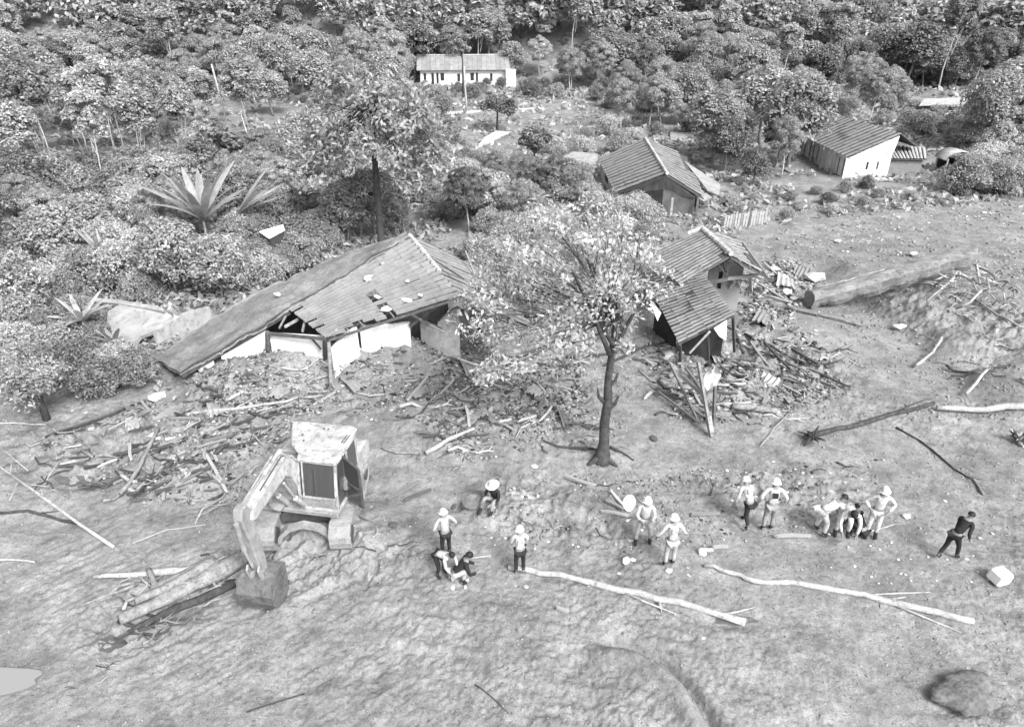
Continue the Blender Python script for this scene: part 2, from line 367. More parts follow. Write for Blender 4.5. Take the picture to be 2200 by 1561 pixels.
def scatter(poly, gap, fn, tries=4000, avoid=(), limit=999):
    """Poisson scatter of bases over a photo-pixel polygon, spacing measured on the ground"""
    xs = [p[0] for p in poly]; ys = [p[1] for p in poly]; loc = []
    for _ in range(tries):
        if len(loc) >= limit: break
        px, py = rnd.uniform(min(xs), max(xs)), rnd.uniform(min(ys), max(ys))
        if not inpoly(px, py, poly) or any(inpoly(px, py, a) for a in avoid): continue
        p = G(px, py)
        if any((p.x - q.x) ** 2 + (p.y - q.y) ** 2 < gap * gap for q in loc): continue
        loc.append(p); fn(p, px, py)
    return loc
# clearings where nothing tall stands (photo pixels)
CLEAR = [[(470, 240), (540, 240), (540, 410), (470, 410)], [(530, 265), (640, 255), (700, 300), (640, 380), (560, 375)], [(860, 150), (1330, 150), (1500, 215), (1500, 300), (1300, 345), (1180, 380), (1020, 330), (900, 300)],
         [(1270, 290), (1400, 285), (1570, 400), (1540, 450), (1300, 440)], [(1680, 250), (1800, 225), (2080, 280), (2120, 400), (1900, 440), (1700, 420)],
         [(1850, 195), (2100, 195), (2100, 270), (1850, 260)]]
LM = [((100, 280), "the leaning pale stem"), ((495, 210), "the tall pale dead tree"), ((40, 60), "the top left corner"), ((330, 60), "the top edge, left part"), ((700, 60), "the top edge left of centre"),
      ((1000, 160), "the long white house"), ((1320, 90), "the dark gap in the hillside forest"), ((1650, 60), "the top edge, right of centre"), ((2140, 60), "the top right corner"), ((800, 240), "the tall dark-crowned tree"),
      ((590, 310), "the small left clearing"), ((1065, 255), "the round dark tree in the clearing"), ((1145, 330), "the bent black stem"), ((1415, 350), "the plain ridged house"), ((1590, 280), "the feathery palm"),
      ((1810, 300), "the veranda house"), ((1950, 350), "the grey lean-to"), ((2040, 355), "the rounded pale shed"), ((2190, 210), "the forked pale dead tree"), ((450, 440), "the large banana plant"), ((585, 505), "the small white-roofed shed"),
      ((210, 540), "the stripped palm fronds"), ((290, 690), "the tilted concrete slab"), ((400, 700), "the ruined garden wall"), ((640, 640), "the far edge of the left house roof"), ((880, 505), "the roof peak of the left house"), ((60, 820), "the left edge of the mud"),
      ((1600, 470), "the picket fence"), ((1150, 560), "the left side of the lone tree crown"), ((1400, 560), "the upper roof of the collapsed house"), ((30, 450), "the left edge, upper part"), ((900, 430), "the gap behind the left house"),
      ((280, 920), "the white scraps in the left debris"), ((440, 1020), "the crossed pale planks"), ((640, 880), "the foot of the white walls"), ((700, 1050), "the excavator cab"), ((570, 1250), "the digger bucket"), ((1090, 800), "the forked pale log"),
      ((1010, 900), "the pale log above the excavator"), ((1290, 950), "the lone tree base"), ((1525, 880), "the leaning posts"), ((1680, 640), "the left end of the giant log"), ((1750, 800), "the long dark beam"), ((2080, 600), "the root pile"),
      ((1060, 1060), "the person in the wide hat"), ((970, 1220), "the crouching group"), ((1117, 1190), "the white jacket worker"), ((1380, 1110), "the round white board"), ((1437, 1190), "the nearest coverall worker"), ((1625, 1080), "the helmeted pair"),
      ((1810, 1110), "the right-hand group"), ((2035, 1160), "the walking person in black"), ((2140, 1248), "the white box"), ((1620, 620), "the open gable of the collapsed house"), ((1740, 930), "the dark rooted log"), ((1650, 885), "the sawn grey log")]
def near_lm(px, py, size=None):
    (lx, ly), t = min(LM, key=lambda q: (q[0][0] - px) ** 2 + (q[0][1] - py) ** 2); dx, dy = px - lx, py - ly; d = math.hypot(dx, dy)
    w_ = ("above" if dy < 0 else "below") if abs(dy) > 2.2 * abs(dx) else (("left of" if dx < 0 else "right of") if abs(dx) > 2.2 * abs(dy) else (("up " if dy < 0 else "down ") + ("left of" if dx < 0 else "right of")))
    return (f"just {w_} {t}" if d < 45 else (f"{w_} {t}" if d < 100 else f"well {w_} {t}"))
def zone(px, py):
    """where a piece lies, in words one can find in the photograph"""
    Z = [((560, 900, 1000, 1320), "around the muddy excavator"), ((0, 800, 560, 1110), "in the debris field left of the excavator"), ((0, 1110, 560, 1561), "on the mud at lower left"),
         ((360, 700, 1000, 900), "below the broken white walls of the left house"), ((900, 700, 1250, 1010), "between the left house and the lone tree"),
         ((1330, 700, 1700, 1010), "in front of the collapsed middle house"), ((1560, 560, 1880, 900), "right of the collapsed middle house"),
         ((900, 1010, 1340, 1300), "near the crouching people"), ((1340, 1010, 1720, 1300), "near the helmeted workers"), ((1720, 1010, 2200, 1300), "right of the standing workers"),
         ((1700, 560, 2200, 1010), "on the mud bank at right"), ((900, 1300, 2200, 1561), "on the bare mud in front")]
    for (a, b, c, d), t in Z:
        if a <= px <= c and b <= py <= d: return t
    return "on the mud slope"
# ---- the far hillside
def hill_trees():
    loc = []; far = []
    for _ in range(16000):
        y = 103 + 75 * rnd.random() ** 1.05; x = rnd.uniform(-.76, .76) * y
        if abs(x - (-5)) < 12 and y < 111: continue
        if any((x - a) ** 2 + (y - b) ** 2 < 15 for a, b in loc): continue
        z = hz(x, y); px, py = proj((x, y, z + 7))
        if py < -110: continue
        loc.append((x, y))
        if y > 116: far.append((x, y, z)); continue
        key = rnd.choice(["broad0", "broad1", "broad2", "tall0", "tall1", "fine0", "fine1", "fine2", "small0", "small1"])
        sc = rnd.uniform(.62, 1.05) * (1.6 if key.startswith("small") else 1)
        kn = {"b": "broad leafy", "t": "tall slender", "s": "low rounded", "f": "feathery"}[key[0]]
        tree(key, Vector((x, y, z)), f"{kn} forest tree {near_lm(px, py, sc)}", "tree", "trees along the front of the hillside forest", sc, sc * rnd.uniform(.8, 1.1))
    # the rows behind: one mass that nobody could count, trunks and crowns together
    nr.seed(5); Vs = []; 
    protos = []
    for i in range(4):
        me, cl = crown_mesh("far_crown", M_LEAFA, 9, 6.6, 22, 1000, .46, base=.25, seed=60 + i, cr=.22); n = len(me.vertices); v = np.empty(n * 3, np.float32); me.vertices.foreach_get("co", v); protos.append(v.reshape(-1, 3)); bpy.data.meshes.remove(me)
    for x, y, z in far:
        v = protos[rnd.randrange(4)]; a_ = rnd.uniform(0, 6.28); s_ = rnd.uniform(.7, 1.1); c_, d_ = math.cos(a_) * s_, math.sin(a_) * s_
        Vs.append(np.stack([v[:, 0] * c_ - v[:, 1] * d_ + x, v[:, 0] * d_ + v[:, 1] * c_ + y, v[:, 2] * s_ * rnd.uniform(.85, 1.1) + z], -1))
    V = np.concatenate(Vs); n = len(V) // 4
    ob("far_forest", nmesh("far_forest", V, np.arange(4 * n).reshape(n, 4), M_LEAFA), kind="stuff", label="mass of far forest trees covering the hillside along the top of the picture")
hill_trees()
# ---- wood on the left, mid distance
def fnl(kinds, where, s0, s1, grp, cat="tree"):
    words = {"f": "feathery", "b": "broad", "t": "tall thin-stemmed", "s": "small rounded", "u": "leafy"}
    def f(p, px, py):
        key = rnd.choice(kinds); s = rnd.uniform(s0, s1) * (.62 if key[0] == 'f' and s1 > .8 else 1)
        nm = "bush" if key.startswith("bush") else "tree"; wd = "leafy" if nm == "bush" else words[key[0]]
        tone = {"0": "mid-grey", "1": "pale", "2": "dark"}[key[-1]] if nm == "bush" or key[0] in "bsf" else "open-crowned"
        tree(key, p, f"{tone} {wd} {nm} {near_lm(px, py - 45)}", cat if nm == "tree" else "bush", f"{nm}es {where}" if nm == "bush" else f"trees {where}", s, s * rnd.uniform(.85, 1.15))
    return f
scatter([(-60, 225), (470, 235), (620, 255), (1330, 190), (1700, 190), (2260, 190), (2260, 150), (-60, 150)], 5.0, fnl(["broad0", "fine1", "fine0", "broad1", "small0", "tall1"], "at the foot of the far hillside", .55, .8, ""), 3000, CLEAR, 60)
scatter([(-60, 240), (480, 250), (560, 300), (540, 400), (300, 430), (-60, 440)], 2.9, fnl(["tall0", "tall1", "tall2", "fine0", "fine1"], "in the wood at left", .5, .72, ""), 3000, CLEAR, 60)
scatter([(-60, 440), (560, 390), (640, 430), (600, 520), (300, 560), (-60, 600)], 2.2, fnl(["small0", "fine0", "small1", "small2", "fine1", "bush1"], "below the left wood", .55, .85, ""), 3000, CLEAR, 60)
scatter([(-60, 590), (60, 600), (330, 560), (480, 560), (640, 540), (800, 510), (860, 508), (700, 545), (600, 600), (480, 655), (440, 645), (360, 660), (220, 635), (-60, 800)], 1.25,
        fnl(["bush0", "bush1", "bush0", "bush1", "small1"], "in the thicket behind the left house", .5, .82, ""), 4000, [[(180, 655), (480, 640), (480, 720), (180, 720)]], 110)
scatter([(-60, 760), (180, 660), (220, 700), (270, 760), (330, 780), (340, 830), (230, 850), (40, 850), (-60, 860)], 1.0,
        fnl(["bush0", "bush1", "bush2"], "at the left edge of the mud", .42, .66, ""), 3000, [[(205, 690), (370, 690), (360, 790), (225, 800)]], 60)
scatter([(560, 390), (640, 330), (900, 320), (1020, 330), (1160, 400), (1290, 440), (1290, 500), (1000, 500), (880, 490), (700, 520), (620, 500)], 2.0,
        fnl(["small0", "fine1", "bush0", "bush1", "fine2"], "between the left house and the small clearing", .5, .85, ""), 3000, CLEAR + [[(950, 320), (1200, 340), (1200, 410), (980, 400)]], 90)
scatter([(950, 330), (1200, 350), (1200, 405), (980, 395)], 1.6, fnl(["bush0", "bush1", "bush2"], "below the small clearing", .3, .55, ""), 800, CLEAR, 24)
scatter([(1060, 470), (1290, 440), (1400, 460), (1400, 520), (1380, 640), (1230, 690), (1060, 700), (1010, 600)], 1.5,
        fnl(["bush1", "bush1", "bush0"], "under the lone tree in the middle", .45, .75, ""), 3000, (), 45)
scatter([(1300, 215), (1500, 200), (1700, 195), (1720, 250), (1690, 300), (1700, 400), (1640, 420), (1570, 390), (1480, 320)], 2.8,
        fnl(["small0", "fine0", "small2", "fine1", "broad0"], "between the two right-hand houses", .5, .85, ""), 3000, [CLEAR[4]], 50)
scatter([(2060, 398), (2100, 370), (2260, 330), (2260, 425), (2060, 425)], 1.5, fnl(["bush1", "bush0", "bush1"], "beside the pale shed at right", .6, .95, ""), 2000, (), 26)
scatter([(2080, 290), (2260, 250), (2260, 360), (2110, 360)], 2.5, fnl(["small1", "small0", "broad1"], "at the right edge of the wood", .6, .9, ""), 2000, (), 14)
scatter([(1860, 265), (1960, 270), (2090, 290), (2080, 330), (1990, 300)], 2.2, fnl(["bush0", "bush1"], "behind the right-hand house", .6, .95, ""), 2000, (), 14)
scatter([(1450, 420), (1560, 430), (1700, 420), (1900, 400), (1960, 430), (1700, 480), (1560, 470)], 2.0, fnl(["bush2", "bush0", "bush1"], "on the edge of the upper mud field", .22, .42, ""), 1500, (), 24)
scatter([(1480, 100), (2260, 100), (2260, 190), (1480, 200)], 4.2, fnl(["bush0", "bush1", "small1", "bush1"], "in the scrub above the right-hand house", 1.0, 1.7, ""), 3000, CLEAR, 60)
scatter([(900, 185), (1180, 185), (1260, 215), (1100, 215), (930, 225)], 3.2, fnl(["bush2", "bush0"], "below the long white house", .45, .75, ""), 900, (), 12)
scatter([(1120, 200), (1330, 190), (1500, 215), (1500, 290), (1380, 300), (1300, 340), (1180, 370), (1160, 330), (1290, 290), (1330, 240)], 2.6, fnl(["bush1", "bush0", "fine1", "bush2"], "along the far right side of the muddy clearing", .4, .78, ""), 1200, (), 30)
scatter([(880, 215), (960, 225), (950, 300), (1020, 330), (900, 320)], 2.2, fnl(["bush1", "bush0", "small1"], "along the left side of the muddy clearing", .4, .75, ""), 800, (), 14)
scatter([(1660, 200), (1860, 190), (1980, 230), (1900, 265), (1700, 245)], 2.6, fnl(["bush1", "fine0", "bush0"], "in the scrub just behind the veranda house", .5, .8, ""), 800, (), 18)
# ---- single trees one can point to
def big_tree(name, label, base, pts, rad, cl, m_bark, m_leaf, nleaf, ls, r0, r1, upb=.4, seed=1, twigs=True, limbs=(), tw_=.045):
    o = thing(name, base, label, "tree")
    t = MB(); t.tube(pts, rad, 12); tr = t.go("trunk", m_bark, o, smooth=True)
    for lp, lr in limbs:
        b = MB(); b.tube(lp, lr, 7, cap=False); b.go("branch", m_bark, o, smooth=True)
    rg = np.random.RandomState(seed); C = []; Nn = []
    b = MB(); cl = np.array(cl); top = Vector(pts[-1])
    for c in cl:
        e = Vector(c); a = top.lerp(Vector(pts[-2]), rg.rand()); mid = (a * .45 + e * .55) + Vector((rg.normal() * .15, rg.normal() * .15, -.12))
        b.tube([a, mid, e], [tw_, tw_ * .6, .008], 5, cap=False)
        for _ in range(3):
            q = Vector((rg.normal(), rg.normal(), rg.normal() * .6)) * r0 * .9
            b.tube([mid.lerp(e, rg.rand()), e + q], [.015, .005], 4, cap=False)
    b.go("branch", m_bark, o, smooth=True)
    k = nleaf // len(cl)
    for c in cl:
        r = r0 + (r1 - r0) * rg.rand(); d = rg.normal(size=(k, 3)); d /= np.linalg.norm(d, axis=1, keepdims=True); C.append(c + d * r * (.35 + .75 * rg.rand(k) ** .6)[:, None] * np.array([1, 1, .75]))
        n_ = d * (1 - upb) + np.array([0, 0, upb]) + rg.normal(size=(k, 3)) * .55; Nn.append(n_)
    C = np.concatenate(C); Nn = np.concatenate(Nn); Nn /= np.linalg.norm(Nn, axis=1, keepdims=True)
    V, F = leaf_quads(C, Nn, ls, .5)
    ob("crown", nmesh("crown_" + name, V, F, m_leaf), o)
    return o
def lone_tree():
    b = G(1293, 985)
    pts = [(0, 0, -.2), (.0, 0, .05), (.03, 0, .6), (0, .02, 1.3), (.05, 0, 2.0), (.02, .05, 2.7), (.05, .05, 3.4), (.1, .1, 4.4), (.05, .1, 5.4)]
    rad = [.40, .26, .155, .145, .14, .11, .10, .07, .04]
    rg = random.Random(5); cl = []
    for _ in range(76):
        # crown measured off the picture: broad, tipped to the left, ragged
        u = rg.uniform(-3.6, 1.0); t = rg.random(); lim = max(.12, 1 - ((u + 1.1) / 3.0) ** 2)
        zz = 4.15 + (3.7 * lim) * t - (.5 if u < -1.2 else 0) * (1 - t)
        if ((u + 2.3) / .55) ** 2 + ((zz - 5.0) / .5) ** 2 < 1 or ((u + .2) / .4) ** 2 + ((zz - 6.6) / .45) ** 2 < 1 or ((u - .6) / .5) ** 2 + ((zz - 5.0) / .4) ** 2 < 1: continue
        cl.append((u + rg.gauss(0, .18), rg.uniform(-1.1, 1.5), zz + rg.gauss(0, .2)))
    limbs = [([(0, 0, 1.75), (.25, -.05, 2.0), (.33, -.05, 2.25)], [.1, .06, .03]), ([(0, 0, 2.0), (-.22, 0, 2.2), (-.28, 0, 2.5)], [.09, .05, .02]),
             ([(0, 0, 2.5), (.22, 0, 2.75), (.27, 0, 3.0)], [.07, .05, .03]), ([(0, 0, .15), (-.45, -.25, -.05)], [.16, .04]), ([(0, 0, .15), (.45, -.3, -.08)], [.14, .04]),
             ([(0, 0, .15), (.1, .5, -.05)], [.14, .04]), ([(.08, 0, 3.9), (-.6, .2, 4.9), (-1.7, .2, 5.5)], [.07, .05, .02]), ([(.08, 0, 3.7), (.5, -.1, 4.8), (.9, -.2, 5.8)], [.07, .05, .02]),
             ([(0, 0, 3.6), (-.6, -.2, 5.0), (-1.2, -.2, 6.2)], [.08, .05, .02])]
    big_tree("lone_tree", "lone tree with dark bare trunk and sparse leaves standing in the mud", b, pts, rad, cl, M_BARKD, M_LEAFB, 12000, .07, .25, .85, .3, 3, limbs=limbs, tw_=.02)
lone_tree()
def crown_tree():
    b = G(822, 545); rg = random.Random(8); cl = []
    for _ in range(60):
        th = rg.uniform(0, 6.28); r = rg.random() ** .5 * 3.9; cl.append((r * math.cos(th) * 1.05, r * math.sin(th) * .8, 8.8 + 2.4 * (1 - (r / 3.9) ** 2) * rg.random() - r * .75 + rg.uniform(-2.2, .6)))
    big_tree("tall_tree", "tall dark-crowned tree with a straight trunk behind the left house", b, [(0, 0, -.2), (0, 0, 1), (.02, 0, 3), (.05, 0, 5), (.1, 0, 7.2), (.1, 0, 8.5)], [.28, .2, .17, .15, .12, .08],
             cl, M_BARKD, M_LEAFA, 11000, .14, .55, 1.0, .5, 5)
crown_tree()
def mid_tree(px, py, label, h, w_, m, seed, leaf=.12, n=3500):
    b = G(px, py); rg = random.Random(seed); cl = []
    for _ in range(22):
        th = rg.uniform(0, 6.28); r = rg.random() ** .5 * w_; cl.append((r * math.cos(th), r * math.sin(th), h * (.72 + .28 * rg.random()) - r * .3))
    big_tree("tree", label, b, [(0, 0, -.2), (.02, 0, h * .3), (.05, 0, h * .55), (.02, 0, h * .8)], [.13, .1, .08, .04], cl, M_BARKD, m, n, leaf, .3, .6, .5, seed)
mid_tree(1146, 395, "small dark tree on a bent black stem beside the small clearing", 3.9, 1.0, M_LEAFD, 21)
mid_tree(1068, 285, "round dark bushy tree in the clearing below the long white house", 3.4, 1.7, M_LEAFD, 22, .16)
mid_tree(490, 430, "dark spiky tree left of the small white-roofed shed", 4.6, 1.5, M_LEAFD, 23, .16, 4500)
mid_tree(2190, 330, "tall tree with a forked pale stem at the right edge", 9.0, 2.0, M_LEAFA, 24, .12, 8000)
mid_tree(995, 205, "slender tree in front of the long white house", 7.6, .9, M_LEAFA, 25, .16, 1500)
mid_tree(100, 900, "small tree with bare thin stem at the left edge of the mud", 2.0, .8, M_LEAFA, 26, .07, 2500)
mid_tree(1030, 720, "torn leafy tree stump beside the right end of the left house", 2.6, .7, M_LEAFA, 27, .08, 2600)
# ---- palms and banana plants: every large leaf its own part
def leafblade(L, W, droop, n=7, fold=.25):
    V = []; F = []
    for i in range(n + 1):
        t = i / n; ww = W * math.sin(math.pi * min(1, .12 + .86 * t)) ** .7; x = L * t * (1 - .25 * droop * t); z = -droop * L * t * t * .55
        V += [(x, -ww / 2, z - ww * fold), (x, 0, z), (x, ww / 2, z - ww * fold)]
    for i in range(n):
        for j in range(2): a = i * 3 + j; F.append((a, a + 1, a + 4, a + 3))
    return V, F
def plant(name, label, p, n, L, W, pitch, droop, m, stem=.4, cat="plant", fan=None, sr=.07):
    o = thing(name, p, label, cat); b = MB(); b.tube([(0, 0, -.1), (.02, 0, stem * .5), (0, 0, stem)], [sr * 1.4, sr, sr * .7], 7); b.go("trunk", M_BARKM, o, smooth=True)
    V, F = leafblade(L, W, droop); me = mesh("leaf", V, F, m, True)
    for i in range(n):
        a = (fan[0] + (fan[1] - fan[0]) * (i + .5) / n) if fan else i * 2.4
        q = ob("leaf", me, o); pt = rnd.uniform(*pitch); q.rotation_euler = (rnd.uniform(-.3, .3), -pt, a + rnd.uniform(-.12, .12)); q.location = (0, 0, stem * .96); q.scale = (rnd.uniform(.75, 1.15),) * 3
    return o
plant("palm", "fan of pale stripped palm fronds sticking out left of the thicket", G(238, 600), 8, 1.9, .16, (.1, .9), .1, M_LEAFP, 1.3, "palm", (R(110), R(215)))
plant("banana_plant", "large banana plant with tall upright pale leaves beside the small shed", G(455, 560), 20, 3.4, .42, (.7, 1.45), .5, M_LEAFP, 2.3, "banana plant")
plant("banana_plant", "banana plant with pale leaves leaning right towards the small shed", G(525, 530), 14, 3.0, .3, (.45, 1.1), .3, M_LEAFP, 2.0, "banana plant", (R(-35), R(75)))
plant("palm", "feathery round palm between the two right-hand houses", G(1592, 335), 26, 2.4, .22, (.15, 1.2), .45, M_LEAFB, 2.2, "palm")
plant("banana_plant", "banana plant with drooping leaves left of the fallen concrete slab", G(195, 745), 12, 1.7, .22, (.5, 1.2), .5, M_LEAFB, 1.2, "banana plant")
plant("banana_plant", "banana plant with torn leaves behind the ridge of the left house", G(400, 600), 9, 1.5, .3, (.5, 1.2), .5, M_LEAFB, 1.2, "banana plant")
plant("banana_plant", "small banana plant just left of the ruined garden wall", G(255, 770), 8, 1.1, .2, (.4, 1.2), .5, M_LEAFP, .7, "banana plant")
def pole(name, label, a, b, r, m, cat, group=None, mid=None, twig=0):
    c = Vector(a); o = thing(name, c, label, cat, group) if twig else None
    pts = [Vector(a)] + ([Vector(q) for q in mid] if mid else []) + [Vector(b)]
    k = len(pts); pp = []
    for i in range(k - 1):
        for j in range(3 if k < 6 else 1): pp.append(pts[i].lerp(pts[i + 1], j / 3))
    pp.append(pts[-1]); L = (pts[-1] - pts[0]).length
    pp = [p + (Vector((rnd.uniform(-1, 1), rnd.uniform(-1, 1), rnd.uniform(-.6, .6))) * L * .008 if 0 < i < len(pp) - 1 else Vector()) for i, p in enumerate(pp)]
    pp = [p - c for p in pp]; n = len(pp)
    rad = [(r[0] + (r[1] - r[0]) * i / (n - 1)) * rnd.uniform(.88, 1.1) for i in range(n)]
    me = MB().tube(pp, rad, 8).me(name, m, True)
    if twig:
        ob("trunk", me, o)
        for _ in range(twig):
            i = rnd.randrange(n // 3, n); q = pp[i]; d = (pp[-1] - pp[0]).normalized() + Vector((rnd.uniform(-1, 1), rnd.uniform(-1, 1), rnd.uniform(-.05, .22)))
            l = L * rnd.uniform(.08, .2); MB().tube([q, q + d * l * .5, q + d * l + Vector((0, 0, rnd.uniform(-.1, .1)))], [rad[i] * .5, rad[i] * .35, rad[i] * .1], 5).go("branch", m, o, smooth=True)
        return o
    q = ob(name, me, None, label, cat, group); q.location = c; return q
for px, py, t, hh, ln in ((508, 335, (492, 160), 6.5, 0), (96, 345, (78, 250), 0, 0), (440, 270, (437, 225), 0, 0)):
    a = G(px, py); dpx = px - t[0]; z = a.y / (CS - (py - 780.5) / FPX * SN)
    b = a + Vector((-dpx / FPX * z, 0, (py - t[1]) / FPX * z * 1.02))
    pole("dead_tree", {508: "pale bare trunk standing tallest above the left wood", 96: "thin pale leaning trunk among the stems of the left wood", 440: "short pale bare trunk right of the left wood"}[px], a, b, (.12, .08) if px == 508 else (.09, .06), M_BARK, "dead tree")
pole("dead_tree", "pale forked bare trunk at the right edge above the bushes", G(2190, 232), G(2190, 232) + Vector((-1.0, 0, 3.6)), (.14, .09), M_BARK, "dead tree")
pole("utility_pole", "thin pale pole in front of the long white house", G(1002, 240), G(1002, 240) + Vector((-.1, 0, 5.0)), (.12, .09), M_BARK, "pole")
# ---- ground cover: grass and low leaves, counted by nobody
def cover(name, label, poly, n, size, m, up=.45, holes=()):
    xs = [p[0] for p in poly]; ys = [p[1] for p in poly]; C = []
    while len(C) < n:
        px, py = rnd.uniform(min(xs), max(xs)), rnd.uniform(min(ys), max(ys))
        if inpoly(px, py, poly) and not any(inpoly(px, py, h) for h in holes): C.append(P(px, py)[:])
    C = np.array(C); msk = vn(C[:, 0] / 1.7, C[:, 1] / 1.7, 44) > -.12; C = C[msk]
    C = np.repeat(C, 3, 0) + nr.normal(size=(len(C) * 3, 3)) * size * 1.5
    C[:, 2] = H(C[:, 0], C[:, 1]) + nr.rand(len(C)) * size * 1.6
    N_ = nr.normal(size=(len(C), 3)); N_[:, 2] = abs(N_[:, 2]) + up; N_ /= np.linalg.norm(N_, axis=1, keepdims=True)
    sc = size * (CAM_H * 1.2 + C[:, 1]) / 45
    V, F = leaf_quads(C, N_, 1.0, .5); V = (V.reshape(-1, 4, 3) - C[:, None]) * sc[:, None, None] + C[:, None]
    ob(name, nmesh(name, V.reshape(-1, 3), F, m), kind="stuff", label=label)
cover("undergrowth", "low leafy undergrowth between the trees on the left", [(-100, 230), (560, 240), (640, 430), (880, 500), (620, 600), (430, 690), (340, 840), (-100, 860)], 11000, .2, M_LEAFA)
cover("scrub", "low scrub around the houses and clearings on the right", [(640, 210), (2300, 190), (2300, 425), (1700, 470), (1400, 560), (1010, 600), (880, 490), (640, 430)], 9000, .2, M_LEAFA, holes=[CLEAR[1], [(1180, 215), (1500, 215), (1480, 290), (1280, 340), (1000, 320), (950, 235)], [(1690, 380), (1820, 390), (1800, 440), (1690, 440)]])
cover("hill_scrub", "leafy scrub covering the open slope above the houses", [(-200, 60), (2400, 60), (2400, 215), (-200, 235)], 9000, .22, M_LEAFA)
cover("clearing_weeds", "patchy weeds in the muddy clearing below the long white house", [(930, 195), (1500, 195), (1500, 330), (1200, 345), (1000, 320)], 1500, .16, M_LEAFA, .3)
cover("grass", "sparse weeds on the upper mud field at right", [(1650, 430), (2300, 430), (2300, 700), (1900, 560), (1640, 540)], 900, .07, M_LEAFB, .2)
cover("weeds", "trampled weeds around the fallen houses", [(960, 620), (1400, 560), (1420, 760), (1330, 960), (980, 980), (850, 800)], 1600, .07, M_LEAFA, .2)
# ---------------------------------------------------------------- houses
def bil(q, u, v):
    """q = [ridge far, ridge near, eave near, eave far]; u along the ridge far->near, v down the slope"""
    return q[0].lerp(q[1], u).lerp(q[3].lerp(q[2], u), v)
def roof_tiles(o, q, nu, nv, m, keep=None, amp=.035, pname="roof_sheet", jit=.006, th=.02, over=1.04, gap=.72, under=True):
    """rows of curved roofing strips, each one a part"""
    if under: MB().slab([p - o.location - Vector((0, 0, .05)) for p in (bil(q, .02, .02), bil(q, .98, .02), bil(q, .98, .96), bil(q, .02, .96))], .02).go("roof_board", M_WOODD, o)
    c = o.location; nn = (q[1] - q[0]).cross(q[3] - q[0]).normalized()
    if nn.z < 0: nn = -nn
    for i in range(nu):
        for j in range(nv):
            if keep and not keep(i / nu, j / nv): continue
            u0, u1 = (i + .04) / nu, (i + gap) / nu; v0, v1 = j / nv, min((j + over) / nv, 1.02)
            dz = nn * (rnd.uniform(-1, 1) * jit + .0); sl = rnd.uniform(-.004, .004)
            V = []; K = 4
            for v in (v0, v1):
                for k in range(K + 1):
                    t = k / K; p = bil(q, u0 + (u1 - u0) * t + sl, v); V.append(p + nn * (amp * math.sin(math.pi * t) + (.012 if v == v0 else .03)) + dz - c)
            n = len(V); V += [p - nn * th for p in V]
            F = [(k, k + 1, K + 2 + k, K + 1 + k) for k in range(K)] + [(n + k + 1, n + k, n + K + 1 + k, n + K + 2 + k) for k in range(K)]
            F += [(K + 1 + k, K + 2 + k, n + K + 2 + k, n + K + 1 + k) for k in range(K)] + [(k + 1, k, n + k, n + k + 1) for k in range(K)]
            F += [(0, K + 1, n + K + 1, n), (K + 1 + K, K, n + K, n + 2 * K + 1)]
            ob(pname, mesh(pname, V, F, m), o)
def caps(o, a, b, n, r, m, name="ridge_tile"):
    c = o.location
    for i in range(n):
        if rnd.random() < .06: continue
        p, q = a.lerp(b, i / n), a.lerp(b, (i + 1.08) / n); q = q + Vector((0, 0, .015)); e = Vector((0, 0, rnd.uniform(-.01, .015)))
        MB().tube([p - c + e, q - c + e], [r, r * 1.1], 8).go(name, m, o)
def beam(o, a, b, w_, m, name="rafter"):
    a, b = Vector(a) - o.location, Vector(b) - o.location; d = b - a; M = d.to_track_quat('X', 'Z').to_matrix()
    return MB().box((a + b) / 2, (d.length, w_, w_ * 1.2), M).go(name, m, o)
